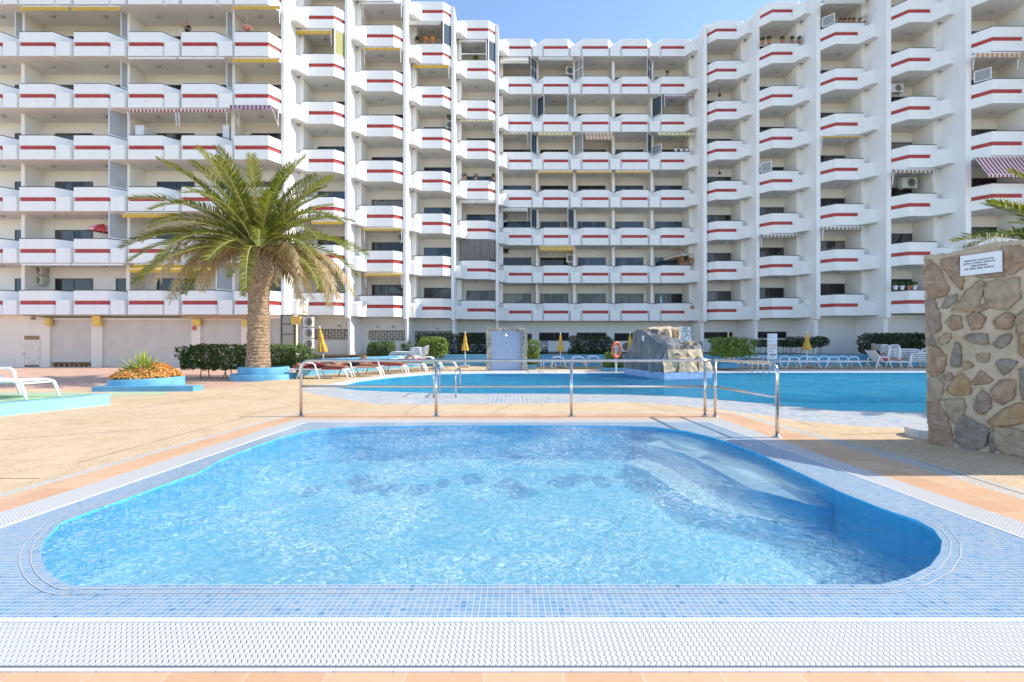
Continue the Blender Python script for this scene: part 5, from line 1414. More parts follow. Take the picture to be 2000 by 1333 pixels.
# ---------------------------------------------------------------- lifebuoy
lp = pp(1203.5, 684, 21.2)
lb_ = thing('lifebuoy', 'orange lifebuoy hung on a short white post', 'lifebuoy', (lp.x, 21.2, lp.z))
b = MB(); n = 28; rr1, rr2 = .235, .055
for i in range(n):
    for j in range(10):
        def q(i, j):
            a = 2*math.pi*i/n; c2 = 2*math.pi*j/10; r = rr1 + rr2*math.cos(c2); return (lp.x + r*math.cos(a)*.86, 21.15 + rr2*math.sin(c2) + .12*math.cos(a), lp.z + r*math.sin(a)*1.32)
        b.face([q(i, j), q(i+1, j), q(i+1, j+1), q(i, j+1)], 0)
b.obj('ring', mat('orange_plastic', (.62, .15, .07), .45), lb_, smooth=True)
pst = thing('post', 'short white post carrying the orange lifebuoy', 'post', (lp.x+.02, 21.3, 0)); b = MB(); b.tube([(lp.x+.02, 21.3, 0), (lp.x+.02, 21.3, lp.z+.12)], .05, 10); b.obj('tube', UW, pst); b = MB(); b.box(lp.x-.06, lp.x+.10, 21.2, 21.4, lp.z+.10, lp.z+.16); b.obj('hook_bracket', UW, pst)
# wall AC behind the umbrella by the rock
ac = acunit(pp(1221, 677, 27.0), .75, .6, .3, wingB)
# ---------------------------------------------------------------- stone wall at the right
P0 = Vector((5.60, 6.50)); P1 = Vector((6.42, 5.33)); wd_ = (P1-P0).normalized(); wn_ = Vector((wd_.y, -wd_.x))
if wn_.x > 0: wn_ = -wn_          # towards the camera
def wf(px, py, off=0.0):
    """pixel -> point on the stone face"""
    k = (px-1000)/F
    # ray (k*t, t); line P0 + s*wd
    den = wd_.x - k*wd_.y; s = (k*P0.y - P0.x)/den
    q = P0 + wd_*s; D = q.y
    return Vector((q.x + wn_.x*off, q.y + wn_.y*off, CH + (HY-py)/F*D))
MORT = rockmat('wall_mortar', (.38, .295, .19), (.55, .44, .31), (.64, .54, .41), 4.0, 1.0)
sw = thing('stone_wall', 'rough rubble stone wall at the right edge carrying a white notice', 'wall', (5.9, 6.2, 0))
L_ = (P1-P0).length + .35
toppx = [(1803, 505), (1812, 498), (1840, 497), (1870, 492), (1890, 484), (1915, 480), (1940, 474), (1960, 472), (2000, 471)]
def topz(s):
    pts = [(((wf(*q).to_2d()-P0).dot(wd_)), wf(*q).z) for q in toppx]
    if s <= pts[0][0]: return pts[0][1]
    for (a, za), (b2, zb) in zip(pts, pts[1:]):
        if s <= b2: return za + (zb-za)*(s-a)/(b2-a)
    return pts[-1][1]
stones = [('rust', [(1840,510),(1872,505),(1880,545),(1876,562),(1862,548),(1842,520)]), ('rust', [(1806,535),(1815,512),(1835,530),(1850,560),(1846,575),(1818,578),(1806,560)]),
 ('rust', [(1960,487),(1990,484),(2004,495),(1998,520),(1975,535),(1962,525)]), ('purple', [(1908,539),(1955,532),(1960,540),(1920,543)]),
 ('grey', [(1840,600),(1850,582),(1870,577),(1866,590),(1848,602)]), ('tan', [(1864,604),(1890,570),(1912,552),(1922,556),(1912,590),(1905,604)]),
 ('tan', [(1926,556),(1950,550),(1985,547),(1988,580),(1965,600),(1930,595)]), ('purple', [(1808,590),(1822,582),(1832,610),(1836,640),(1818,652),(1810,630)]),
 ('rust', [(1850,630),(1860,617),(1876,620),(1878,640),(1862,644)]), ('rust', [(1892,618),(1908,612),(1924,622),(1915,640),(1898,644)]), ('rust', [(1944,628),(1965,612),(1980,618),(1975,640),(1950,642)]),
 ('tan', [(1834,665),(1848,652),(1858,655),(1852,670),(1838,672)]), ('grey', [(1886,660),(1900,653),(1925,654),(1928,672),(1905,671)]), ('grey', [(1943,672),(1955,658),(1975,654),(1970,670),(1956,680)]),
 ('grey', [(1859,700),(1868,672),(1876,680),(1876,714),(1858,714)]), ('rust', [(1812,690),(1830,680),(1846,700),(1842,725),(1820,732),(1814,712)]), ('tan', [(1908,694),(1932,692),(1926,708),(1912,706)]),
 ('ochre', [(1852,762),(1876,730),(1892,748),(1894,768),(1870,772)]), ('rust', [(1900,748),(1916,726),(1938,745),(1930,748),(1908,752)]), ('grey', [(1946,710),(1962,702),(1985,708),(1974,722),(1962,732)]),
 ('purple', [(1905,795),(1916,762),(1932,776),(1934,795),(1920,808),(1907,802)]), ('rust', [(1939,762),(1955,746),(1980,745),(1978,775),(1958,788),(1942,778)]),
 ('tan', [(1814,745),(1830,738),(1842,752),(1836,780),(1820,785)]), ('tan', [(1848,784),(1880,782),(1884,796),(1870,830),(1856,815)]), ('rust', [(1816,790),(1828,785),(1848,815),(1862,865),(1850,872),(1818,862)]),
 ('ochre', [(1935,822),(1965,800),(1985,792),(2006,794),(2004,822),(1975,830),(1945,832)]), ('grey', [(1870,850),(1878,812),(1910,832),(1925,840),(1922,868),(1895,878),(1872,866)]),
 ('tan', [(1944,838),(1980,842),(2006,850),(2004,888),(1965,886),(1946,872)]), ('ochre', [(1990,660),(2006,655),(2008,700),(1992,690)]), ('grey', [(1992,725),(2006,720),(2006,780),(1996,775)]),
 ('tan', [(1985,620),(2005,605),(2006,645),(1988,650)]), ('purple', [(1842,735),(1856,728),(1862,738),(1850,745)]), ('tan', [(1878,640+70),(1890,706),(1900,716),(1884,722)]), ('rust', [(1930,590),(1935,600),(1905,612),(1900,606)]), ('grey', [(1810,660),(1822,657),(1828,672),(1812,676)]), ('grey', [(1940,845),(1942,880),(1934,882),(1932,850)])]
_r = random.Random(21)
for gx in range(4):
    for gy in range(8):
        cx = 2034 + gx*52 + _r.uniform(-8, 8); cy = 505 + gy*52 + (26 if gx % 2 else 0) + _r.uniform(-8, 8)
        if cy > 900: continue
        ra = _r.uniform(17, 25); n_ = _r.choice((5, 6, 7)); a_ = _r.uniform(0, 6)
        stones.append((_r.choice(('rust', 'tan', 'grey', 'purple', 'ochre', 'tan')), [(cx + ra*_r.uniform(.75, 1.1)*math.cos(a_+2*math.pi*k/n_), cy + ra*_r.uniform(.75, 1.1)*math.sin(a_+2*math.pi*k/n_)) for k in range(n_)]))
def inpoly(x, y, pl):
    c = False
    for i in range(len(pl)):
        x1, y1 = pl[i-1]; x2, y2 = pl[i]
        if (y1 > y) != (y2 > y) and x < (x2-x1)*(y-y1)/(y2-y1)+x1: c = not c
    return c
grow = []
for kd, pl in stones:
    cx = sum(p[0] for p in pl)/len(pl); cy = sum(p[1] for p in pl)/len(pl)
    grow.append([(cx+(x-cx)*1.24, cy+(y-cy)*1.24) for x, y in pl])
def dip(q, z):
    X_ = 1000 + F*q.x/q.y; Y_ = HY - F*(z-CH)/q.y
    return -.016 if any(inpoly(X_, Y_, g) for g in grow) else .010
bm = bmesh.new(); ns, nz = 110, 180; TH = .55
grid = {}
s0 = (wf(1803, 505).to_2d()-P0).dot(wd_) 
for side in (0, 1):
    for i in range(ns+1):
        for j in range(nz+1):
            s = -.02 + (L_+.02)*i/ns; t = j/nz; z = -.15 + (topz(s)+.15)*t
            edge = min(1, (s+.02)/.12); rd_ = .05*(1-edge)**2
            lean = .05*(t)                               # the free edge is a little undercut
            off = (0 if side == 0 else -TH)
            h = noise.noise(Vector((s*2.5, z*2.5, side*7)))*.022 + noise.noise(Vector((s*9, z*9, side*7)))*.010 + noise.noise(Vector((s*30, z*30, 3)))*.004
            if side == 0: h += dip(P0 + wd_*s, z)
            q = P0 + wd_*(s - lean*(1-edge) + noise.noise(Vector((z*3.1, 1, 0)))*.02*(1-edge)) + wn_*(off + (h if side == 0 else -h) - (rd_ if side == 0 else -rd_))
            grid[(side, i, j)] = bm.verts.new((q.x, q.y, z + (noise.noise(Vector((s*14, 0, side)))*.015 if j == nz else 0)))
for side in (0, 1):
    for i in range(ns):
        for j in range(nz): bm.faces.new([grid[(side, *k)] for k in ((i, j), (i+1, j), (i+1, j+1), (i, j+1))])
for j in range(nz):
    bm.faces.new([grid[k] for k in ((0, 0, j), (0, 0, j+1), (1, 0, j+1), (1, 0, j))]); bm.faces.new([grid[k] for k in ((0, ns, j), (0, ns, j+1), (1, ns, j+1), (1, ns, j))])
for i in range(ns): bm.faces.new([grid[k] for k in ((0, i, nz), (0, i+1, nz), (1, i+1, nz), (1, i, nz))])
bmesh.ops.recalc_face_normals(bm, faces=bm.faces)
bmobj('masonry', bm, MORT, sw, True)
SC = {'rust': ((.22, .12, .075), (.40, .25, .16), (.52, .39, .27)), 'grey': ((.13, .12, .12), (.24, .22, .20), (.38, .34, .28)), 'ochre': ((.34, .18, .06), (.48, .30, .13), (.58, .46, .30)),
      'tan': ((.32, .22, .14), (.46, .35, .23), (.56, .45, .32)), 'purple': ((.17, .11, .10), (.31, .22, .18), (.46, .34, .26))}
MC = ((.38, .295, .19), (.55, .44, .31), (.64, .54, .41))
SC = {k: tuple(tuple(a*.74 + b_*.26 for a, b_ in zip(c1, c2)) for c1, c2 in zip(v, MC)) for k, v in SC.items()}
SM = {k: rockmat('stone_' + k, *v, 8.0, 1.0) for k, v in SC.items()}
for kind, pl in stones:
    cx = sum(p[0] for p in pl)/len(pl); cy = sum(p[1] for p in pl)/len(pl); sd = random.uniform(0, 99)
    # refine and roughen the outline
    out = []
    for i in range(len(pl)):
        a = Vector(pl[i]); c = Vector(pl[(i+1) % len(pl)]); k = max(2, int((c-a).length/5))
        for q in range(k):
            p = a.lerp(c, q/k); out.append(p)
    for _ in range(1): out = [(out[i-1] + out[i]*2 + out[(i+1) % len(out)])/4 for i in range(len(out))]
    ct = Vector((cx, cy))
    b = MB(); n = len(out); rings = [(1.10, -.03), (1.05, .008), (1.0, .017), (.80, .022), (.5, .026), (.2, .024)]
    for f, off in rings:
        for k, p in enumerate(out):
            q = ct + (p-ct)*f*1.12*(1 + .16*noise.noise(Vector((p.x*.13+sd, p.y*.13, 0))) + .07*noise.noise(Vector((p.x*.5+sd, p.y*.5, 0))))
            w3 = wf(q.x, q.y, off + .020*noise.noise(Vector((q.x*.12, q.y*.12, sd))) + .010*noise.noise(Vector((q.x*.4, q.y*.4, sd)))); b.v.append(tuple(w3))
    for r2 in range(len(rings)-1):
        for k in range(n): k2 = (k+1) % n; b.f.append((r2*n+k, r2*n+k2, (r2+1)*n+k2, (r2+1)*n+k)); b.m.append(0)
    b.f.append(tuple((len(rings)-1)*n+k for k in range(n))); b.m.append(0)
    b.obj('stone', SM[kind], sw, smooth=True)
# loose cap stones
b = MB()
for i in range(26):
    s = random.uniform(.0, L_-.1); q = P0 + wd_*s - wn_*random.uniform(.0, .3); z = topz(s); r = random.uniform(.03, .08)
    b.lathe([(r*.8, -.03), (r, .0), (r*.7, .015)], (q.x, q.y, z), 7, jit=.3)
b.obj('cap_stones', rockmat('cap_stone', (.3, .24, .19), (.5, .44, .36), (.62, .57, .5), 8, .8), sw)
b = MB(); rnd = random.Random(8)
for px in [1868, 1872, 1880, 1884, 1898, 1922, 1926, 1928, 1932, 1936, 1938, 1944, 1946, 1950, 1954, 1957, 1903, 1907]:
    s = (wf(px, 480).to_2d()-P0).dot(wd_); q = P0 + wd_*s - wn_*rnd.uniform(.04, .14); h = rnd.uniform(.08, .17)
    b.tube([(q.x, q.y, topz(s)-.02), (q.x + rnd.uniform(-.05, .05), q.y, topz(s)+h)], .004, 5)
b.obj('dry_stalks', bpy.data.materials['dry_stalks'], sw)
# notice on the wall
c4 = [wf(1877, 502, .045), wf(1959, 490, .045), wf(1959.5, 531.5, .045), wf(1877.5, 540.5, .045)]
nt_ = thing('notice', 'white notice for the children\'s pool fixed to the stone wall', 'sign', tuple((c4[0]+c4[2])/2))
b = MB(); bk = Vector((wn_.x, wn_.y, 0))*-.006
ux = (c4[1]-c4[0]).normalized(); wdt = ((c4[1]-c4[0]).length + (c4[2]-c4[3]).length)/2; uz = Vector((0, 0, 1)); uy = ux.cross(uz).normalized()
b.hexa([c4[3], c4[2], c4[2]+bk, c4[3]+bk], [c4[0], c4[1], c4[1]+bk, c4[0]+bk]); b.obj('board', SGN, nt_)
cen = (c4[0]+c4[1]+c4[2]+c4[3])/4; nrm = Vector((wn_.x, wn_.y, 0)); ux2 = Vector((wd_.x, wd_.y, 0)); hgt = (c4[0]-c4[3]).length
slope = ((c4[1].z-c4[0].z)+(c4[2].z-c4[3].z))/2/(c4[1]-c4[0]).to_2d().length
lines = ['PISCINA INFANTIL', 'SÓLO PARA NIÑOS', 'MENORES', 'DE SEIS (06) AÑOS']
for k, ln in enumerate(lines):
    o3 = cen + nrm*.003 + Vector((0, 0, hgt*(.20 - .135*k))) - ux2*wdt*.04
    Mx = Matrix(((ux2.x, 0, nrm.x, o3.x), (ux2.y, 0, nrm.y, o3.y), (slope, 1, 0, o3.z), (0, 0, 0, 1)))
    text('lettering', ln, .027, TXT, Mx, nt_, sx=1.25, bold=.0004)
# round mosaic step at the foot of the wall
sx_, sy_ = gp(1822, 858); b = MB()
b.lathe([(.30, 0), (.30, .10), (.295, .12)], (X(1822, 6.95), 6.98, 0), 30); o = b.obj('mosaic_step', [MOSP]); tag(o, 'low round mosaic step at the left foot of the stone wall', 'step')
# ---------------------------------------------------------------- people
SKIN = mat('skin', (.42, .22, .14), .55, var=.08); SKINR = mat('skin_tanned', (.36, .15, .08), .5, var=.08)
def person(label, J, loc, rz, colours, hair, skin=SKIN, scale=1.0, group=None):
    """J: joint positions (local metres). colours: {'top':mat,'legs':mat or None}"""
    edges = [('pelvis', 'waist'), ('waist', 'chest'), ('chest', 'neck'), ('neck', 'headb')]
    rad = dict(pelvis=.135, waist=.125, chest=.135, neck=.052, headb=.06)
    for s in 'lr':
        edges += [('chest', 'sh' + s), ('sh' + s, 'el' + s), ('el' + s, 'wr' + s), ('pelvis', 'hp' + s), ('hp' + s, 'kn' + s), ('kn' + s, 'an' + s), ('an' + s, 'to' + s)]
        rad.update({'sh'+s: .055, 'el'+s: .040, 'wr'+s: .028, 'hp'+s: .085, 'kn'+s: .055, 'an'+s: .038, 'to'+s: .03})
        # palm and five fingers, slightly curled
        w = Vector(J['wr'+s]); e = Vector(J['el'+s]); d = (w-e).normalized(); sd = d.orthogonal().normalized(); up = d.cross(sd)
        J['pm'+s] = tuple(w + d*.07); rad['pm'+s] = .026; edges.append(('wr'+s, 'pm'+s))
        for k, (o_, ln) in enumerate(((-.028, .062), (-.010, .075), (.009, .072), (.027, .058))):
            J['f%d%s' % (k, s)] = tuple(w + d*(.09+ln) + sd*o_*1.25 - up*.022); rad['f%d%s' % (k, s)] = .0085; edges.append(('pm'+s, 'f%d%s' % (k, s)))
        J['th'+s] = tuple(w + d*.07 - sd*.06 - up*.01); rad['th'+s] = .010; edges.append(('wr'+s, 'th'+s))
    names = list(rad); me = bpy.data.meshes.new('body'); ix = {n: i for i, n in enumerate(names)}
    me.from_pydata([J[n] for n in names], [(ix[a], ix[b_]) for a, b_ in edges], [])
    o = bpy.data.objects.new('tmp', me); COL.objects.link(o)
    sk = o.modifiers.new('skin', 'SKIN'); sk.use_smooth_shade = True
    for n in names: v = me.skin_vertices[0].data[ix[n]]; v.radius = (rad[n], rad[n]*(.78 if n in ('pelvis', 'waist', 'chest') else 1)); v.use_root = n == 'pelvis'
    sb = o.modifiers.new('sub', 'SUBSURF'); sb.levels = 1; sb.render_levels = 1
    dg = bpy.context.evaluated_depsgraph_get(); body = bpy.data.meshes.new_from_object(o.evaluated_get(dg))
    bm = bmesh.new(); bm.from_mesh(body)
    # head with nose, ears and a chin
    hb = Vector(J['headb']); hd = Vector(J['head']); upv = (hd-hb).normalized(); fw = Vector(J['face']).normalized(); fw = (fw - upv*fw.dot(upv)).normalized(); rt = fw.cross(upv)
    def blob(c, a, b_, c2, r1=10, r2=8):
        r = bmesh.ops.create_uvsphere(bm, u_segments=r1, v_segments=r2, radius=1)
        for v in r['verts']: q = v.co.copy(); v.co = c + rt*q.x*a + fw*q.y*b_ + upv*q.z*c2
    blob(hd, .075, .092, .115, 16, 12); blob(hd - upv*.055 + fw*.03, .05, .055, .055); blob(hd + fw*.095 - upv*.012, .012, .018, .022)
    for s_ in (-1, 1): blob(hd + rt*.078*s_, .01, .02, .03)
    tmp = bpy.data.meshes.new('t2'); bm.to_mesh(tmp); bm.free()
    o.modifiers.clear(); o.data = tmp
    rm = o.modifiers.new('rm', 'REMESH'); rm.mode = 'VOXEL'; rm.voxel_size = .012
    dg = bpy.context.evaluated_depsgraph_get(); fin = bpy.data.meshes.new_from_object(o.evaluated_get(dg)); bpy.data.objects.remove(o)
    mats = [skin, colours.get('top') or skin, colours.get('legs') or skin, bpy.data.materials.get('eye_dark') or mat('eye_dark', (.02, .015, .012), .3), bpy.data.materials.get('lips') or mat('lips', (.35, .12, .09), .5)]
    fin.materials.clear()
    for m_ in mats: fin.materials.append(m_)
    segs = []
    for a, b_ in edges:
        k = 0
        if a in ('waist', 'chest') and b_ in ('chest', 'shl', 'shr', 'waist'): k = 1
        if a in ('shl', 'shr') and colours.get('sleeves'): k = 1
        if a == 'pelvis': k = 2
        if a == 'pelvis' and b_ == 'waist': k = 2
        if a in ('hpl', 'hpr'): k = 2
        segs.append((Vector(J[a]), Vector(J[b_]), k, a))
    eyes = [hd + rt*.03*s_ + fw*.085 + upv*.012 for s_ in (-1, 1)]; mo = hd + fw*.088 - upv*.052
    mi = []
    for p in fin.polygons:
        c = p.center; best = 9; kk = 0
        if (c-hd).length < .135:
            kk = 3 if min((c-e).length for e in eyes) < .014 else (4 if (abs((c-mo).dot(rt)) < .022 and (c-mo).length < .026 and abs((c-mo).dot(upv)) < .009) else 0)
        else:
            for a, b_, k, nm in segs:
                ab = b_-a; t = max(0, min(1, (c-a).dot(ab)/max(1e-6, ab.length_squared))); dd_ = (c-(a+ab*t)).length
                if dd_ < best:
                    best = dd_; kk = k
                    if nm in ('hpl', 'hpr') and t > colours.get('leglen', .45): kk = 0
                    if nm in ('shl', 'shr') and t > .6: kk = 0
        mi.append(kk)
    fin.polygons.foreach_set('material_index', mi); fin.polygons.foreach_set('use_smooth', [True]*len(fin.polygons))
    t = thing('person', label, 'person', loc, rz, group, local=True); t.scale = (scale,)*3
    link('body', fin, t, (0, 0, 0))
    # hair cap
    bm = bmesh.new(); bmesh.ops.create_uvsphere(bm, u_segments=18, v_segments=12, radius=1)
    bmesh.ops.delete(bm, geom=[v for v in bm.verts if v.co.z < -.15 - .0 or (v.co.y > .45 and v.co.z < .45)], context='VERTS')
    for v in bm.verts: q = v.co.copy(); q *= 1 + .06*noise.noise(q*5); v.co = hd + upv*.012 + rt*q.x*.085 + fw*(q.y*.10-.008) + upv*q.z*.122
    me2 = bpy.data.meshes.new('hair'); bm.to_mesh(me2); bm.free(); me2.materials.append(hair); me2.polygons.foreach_set('use_smooth', [True]*len(me2.polygons)); link('hair', me2, t, (0, 0, 0))
    return t
def stand(armsup=False, lean=.08):
    J = dict(pelvis=(0, 0, .95), waist=(0, -.02, 1.12), chest=(0, -lean, 1.35), neck=(0, -lean-.02, 1.50), headb=(0, -lean-.03, 1.54), head=(0, -lean-.05, 1.64), face=(0, -1, -.05))
    for s, k in (('l', 1), ('r', -1)):
        J['sh'+s] = (.18*k, -lean, 1.42); J['hp'+s] = (.09*k, 0, .90); J['kn'+s] = (.10*k, -.02, .49); J['an'+s] = (.10*k, 0, .08); J['to'+s] = (.11*k, -.14, .04)
        J['el'+s] = (.24*k, -.22, 1.22); J['wr'+s] = (.10*k, -.36, 1.20)
    if armsup: J['elr'] = (-.20, -.28, 1.24); J['wrr'] = (-.06, -.24, 1.47)
    return J
NAVY = mat('navy_shirt', (.02, .022, .04), .8); PINK = mat('pink_top', (.6, .22, .2), .8); HB = mat('dark_hair', (.02, .014, .01), .6); HBL = mat('blond_hair', (.55, .42, .22), .6); HG = mat('grey_hair', (.3, .28, .26), .6)
cW = colby['W4']; zf = cW.z + SP*5 + .16
person('man in a dark navy shirt leaning over a balcony parapet, chin in his hand', stand(True, .24), (X(368, 26.55), 26.55, zf + .12), R(10), {'top': NAVY, 'legs': NAVY, 'sleeves': 1, 'leglen': 1}, HG)
zf = cW.z + SP*5 + .16
person('blond woman in a pink top standing at the corner balcony', stand(False, .24), (X(483, 26.55), 26.55, zf + .14), R(25), {'top': PINK, 'legs': PINK, 'sleeves': 1}, HBL)
def lie(prone=True, z=.46, kneeup=False):
    f = 1 if prone else -1
    J = dict(pelvis=(0, 0, z+.10), waist=(-.18, 0, z+.10), chest=(-.42, 0, z+.11), neck=(-.58, 0, z+.10), headb=(-.62, 0, z+.10), head=(-.72, 0, z+.10), face=(0, -.9, -.35*f))
    for s, k in (('l', 1), ('r', -1)):
        J['sh'+s] = (-.48, .18*k, z+.08); J['hp'+s] = (.08, .09*k, z+.09); J['kn'+s] = (.48, .11*k, z+.06); J['an'+s] = (.88, .12*k, z+.03); J['to'+s] = (1.0, .14*k, z+(.0 if prone else .12))
        J['el'+s] = (-.62, .33*k, z+.03); J['wr'+s] = (-.80, .20*k, z+.03)
    if kneeup: J['knl'] = (.38, .10, z+.38); J['anl'] = (.62, .12, z+.04); J['tol'] = (.78, .12, z+.02)
    return J
MAR = mat('maroon_swimwear', (.20, .02, .03), .7); REDC = mat('red_swimsuit', (.55, .05, .06), .7); BLK = mat('black_swimwear', (.015, .015, .018), .7)
def at_row(i, dx=0): x, y = rowL[i]; return (x-.05+dx, y, -.07)
person('sunbather with dark hair lying face down in maroon, nearest of the left row', lie(True), at_row(0), R(4), {'top': MAR, 'legs': MAR}, HB, SKINR)
person('bare backed sunbather lying on the second lounger with one knee bent', lie(True, kneeup=True), at_row(1), R(4), {'legs': BLK}, HB, SKINR)
person('sunbather in a red swimsuit on the third lounger of the left row', lie(True), at_row(2), R(4), {'top': REDC, 'legs': REDC, 'leglen': .15}, HB, SKINR)
person('tanned sunbather lying on the pale blue towel', lie(False, kneeup=True), at_row(3), R(4), {'legs': BLK, 'leglen': .2}, HB, SKINR)
person('sunbather lying on the green towel at the far end of the left row', lie(False), at_row(4), R(4), {'top': REDC, 'legs': REDC, 'leglen': .15}, HBL, SKIN)
# man reclining with a book, red shorts
J = dict(pelvis=(-.28, 0, .46), waist=(-.38, 0, .60), chest=(-.50, 0, .82), neck=(-.57, 0, .97), headb=(-.58, 0, 1.01), head=(-.57, -.0, 1.12), face=(.7, -.6, -.25))
for s, k in (('l', 1), ('r', -1)):
    J['sh'+s] = (-.52, .18*k, .88); J['el'+s] = (-.36, .27*k, .68); J['wr'+s] = (-.12, .14*k, .74); J['hp'+s] = (-.20, .09*k, .46); J['kn'+s] = (.24, .11*k, .52 if k > 0 else .49); J['an'+s] = (.66, .10*k, .42); J['to'+s] = (.72, .12*k, .53)
person('man in a dark shirt and red shorts reclining on a lounger', J, (Ls_[7].location.x, Ls_[7].location.y, -.02), 0, {'top': NAVY, 'legs': REDC, 'leglen': .6, 'sleeves': 1}, HG, SKINR)

# ---------------------------------------------------------------- small things on the balconies
TER = mat('terracotta_pot', (.42, .16, .09), .7); WPOT = mat('white_pot', (.65, .65, .63), .5)
def pot(px, D, z, label, r=.11, m=TER, n=120, s=.10, leaf=None, h=.28):
    x = X(px, D); t = thing('potted_plant', label, 'potted plant', (x, D, z), group='potted plants on the balconies')
    b = MB(); b.lathe([(r*.7, 0), (r*.95, r*1.5), (r*1.05, r*1.55), (r*1.05, r*1.8), (r*.9, r*1.8), (r*.85, r*1.6)], (x, D, z), 12); b.obj('pot', m, t)
    b = MB(); pts = []
    for i in range(n):
        d = Vector((random.gauss(0, 1), random.gauss(0, 1), random.gauss(.5, .8))).normalized(); pts.append((Vector((x, D, z + r*1.8 + h*.45)) + Vector((d.x*h*.6, d.y*h*.5, d.z*h*.55))*random.random()**.5, d))
    leaves(b, pts, s); b.obj('foliage', leaf or HEDGED, t)
def ptop(cn, r): c = colby[cn]; return c.z + SP*r + PH + .056
c = colby['R2']; zz = ptop('R2', 6)
for i, (px, lb) in enumerate(((1489, 'terracotta pot at the left end of a top right balcony parapet'), (1502, 'slender green plant second from the left on the parapet with terracotta pots'), (1528, 'largest red flowered terracotta box on the parapet with the pots'), (1547, 'small dark plant between the two terracotta pots at the right'), (1561, 'terracotta pot at the right end of that parapet'))):
    pot(px, c.D + .08 if i else c.D+.2, zz, lb, .12, TER, 110, .10, HEDGE)
c = colby['R4']
for i, (px, lb, m_) in enumerate(((1749, 'white pot, leftmost of four on the lowest balcony left of the stone wall', WPOT), (1762, 'white pot, second of four on the lowest balcony left of the stone wall', WPOT), (1775.5, 'terracotta pot among white ones beside the stone wall', TER), (1786, 'low white bowl of a plant, rightmost of four by the stone wall', WPOT))):
    pot(px, c.D + .08, ptop('R4', 0), lb, .13, m_, 90, .09, HEDGE)
c = colby['R3']
for i, px in enumerate((1642, 1650, 1660, 1668, 1679, 1689)):
    pot(px, c.D + .08, ptop('R3', 6), ['tiny succulent, leftmost of the row under the white scalloped awning at the right', 'succulent second of the row under the right hand white awning', 'bushy succulent third of the row under the right hand white awning', 'succulent fourth of the row under the right hand white awning', 'dark plant fifth of the row under the right hand white awning', 'tallest dark plant ending the row under the right hand white awning'][i], .08, TER, 60, .07, HEDGED, .2 if i < 5 else .5)
c = colby['C5']
for i, px in enumerate((1320, 1330.5, 1341)): pot(px, c.D+.08, ptop('C5', 4), ['white', 'second white', 'third white'][i] + ' flower pot under the cream scalloped awning of the centre', .12, WPOT, 60, .08, HEDGED, .15)
pot(1303.5, c.D + .1, ptop('C5', 6), 'small dark bush in a pot on the topmost right balcony of the centre', .09, TER, 120, .08, HEDGED, .3)
c = colby['L3']
for i, (px, lf) in enumerate(((814, HEDGE), (831, FLO), (845, FLO))): pot(px, c.D + .1, ptop('L3', 6), ['green bushy plant', 'red flowering plant', 'rounded red flowering plant'][i] + ' under the white awning near the roof step', .10, TER, 140, .09, lf, .32)
c = colby['L4']
for i, px in enumerate((907, 929, 964)): pot(px, c.D + .1, ptop('L4', 3), ['white flowering plant on a middle parapet of the fourth stepped column', 'pink flowering plant on a middle parapet of the fourth stepped column', 'leafy plant against the fin of the fourth stepped column'][i], .10, TER, 110, .09, HEDGE, .34)
pot(930, c.D + .3, ptop('L4', 6)-.1, 'spiky green plant behind the glazing of the topmost left column', .10, TER, 90, .14, HEDGE, .4)
pot(1352, 35.4, c.z + 1.0 if False else colby['C5'].z + .8, 'terracotta pot on the ledge of the lowest centre balcony', .13, TER, 20, .05, HEDGED, .05)
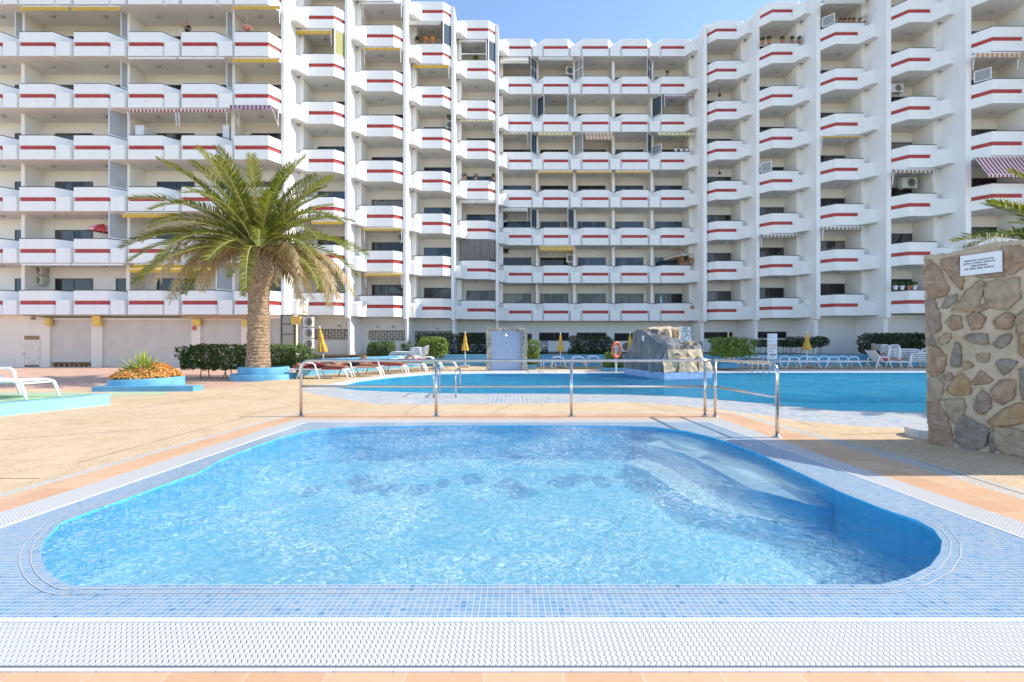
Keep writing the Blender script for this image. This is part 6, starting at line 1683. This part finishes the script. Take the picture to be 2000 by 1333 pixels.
# parasols
def parasol(px, cn, r, label, m_, open_=True, rad_=.9, tilt=.3, h=2.0):
    c = colby[cn]; D = c.D + .85; z = c.z + SP*r + .16; x = X(px, D)
    t = thing('parasol', label, 'parasol', (x, D, z), local=True)
    b = MB(); b.tube([(0, 0, 0), (0, 0, h)], .018, 6); b.obj('pole', UW, t, (0, 0, 0))
    b = MB(); n = 8
    if open_:
        for k in range(n):
            a0_, a1_ = 2*math.pi*k/n, 2*math.pi*(k+1)/n
            P_ = lambda a, r_, z_: (r_*math.cos(a), r_*math.sin(a)*.8, z_ + tilt*r_*math.cos(a))
            am = (a0_+a1_)/2
            b.face([(0, 0, h), P_(a0_, rad_*.55, h-.14), P_(a1_, rad_*.55, h-.14)], k % 2); b.face([P_(a0_, rad_*.55, h-.14), P_(a0_, rad_, h-.36), P_(a1_, rad_, h-.36), P_(a1_, rad_*.55, h-.14)], k % 2)
            b.face([P_(a0_, rad_, h-.36), P_(a0_, rad_, h-.48), P_(a1_, rad_, h-.48), P_(a1_, rad_, h-.36)], k % 2)
    else:
        b.lathe([(.02, h), (.05, h-.25), (.11, h-.9), (.17, h-1.25), (.15, h-1.3)], n=12)
        b.m = [(i // 12) % 2 for i in range(len(b.f))]
    b.obj('canopy', m_, t, (0, 0, 0)); return t
parasol(202, 'W2', 1, 'open red and pale parasol on a left wing balcony', [mat('parasol_red', (.55, .05, .05), .7), mat('parasol_pale', (.7, .4, .4), .7)], True, .8, -.12, 2.15)
parasol(1325, 'C5', 1, 'open beige parasol above a crowded centre balcony', [WHC, mat('parasol_beige', (.5, .36, .27), .8)], True, 1.15, .16, 2.3)
parasol(1291, 'C5', 0, 'folded teal striped parasol on the lowest centre balcony', [mat('teal', (.04, .35, .42), .7), mat('pale_teal', (.4, .62, .65), .7)], False, 1, 0, 2.0)
parasol(812, 'L3', 0, 'folded dark blue parasol on the lowest balcony of the third stepped column', [mat('dark_blue', (.03, .09, .2), .7), mat('mid_blue', (.05, .2, .35), .7)], False, 1, 0, 1.9)
# clutter on the crowded balcony and a hanging lamp
c = colby['C5']
for i, px in enumerate((1331, 1340, 1350)): pot(px, c.D + .12, ptop('C5', 1), ['pink flowers left under the beige parasol', 'tall dark leafed plant under the beige parasol', 'reddish pot right under the beige parasol'][i], .12, TER, 120, .1, (FLO, HEDGED, FLO)[i], .4)
c = colby['R1']; p = pp(1405.5, 337, c.D + .9)
t = thing('hanging_lamp', 'thin black lamp hanging in a balcony of the first right hand column', 'lamp', tuple(p)); b = MB(); b.tube([(p.x, p.y, p.z+.5), (p.x, p.y, p.z)], .012, 5); b.obj('cord', BLACK, t); b = MB(); b.lathe([(.02, .1), (.05, 0), (.14, -.10), (.12, -.11)], tuple(p), 12); b.obj('shade', BLACK, t)
p = pp(1405.5, 186, c.D + .9)
t = thing('hanging_ornament', 'round dark ornament on a cord near the top of the first right hand column', 'ornament', tuple(p)); b = MB(); b.tube([(p.x, p.y, p.z+.6), (p.x, p.y, p.z)], .01, 5); b.obj('cord', BLACK, t); b = MB(); b.lathe([(.04, .14), (.12, .05), (.11, -.06), (.03, -.13)], tuple(p), 12); b.obj('ball', mat('dark_brass', (.07, .05, .02), .4), t)
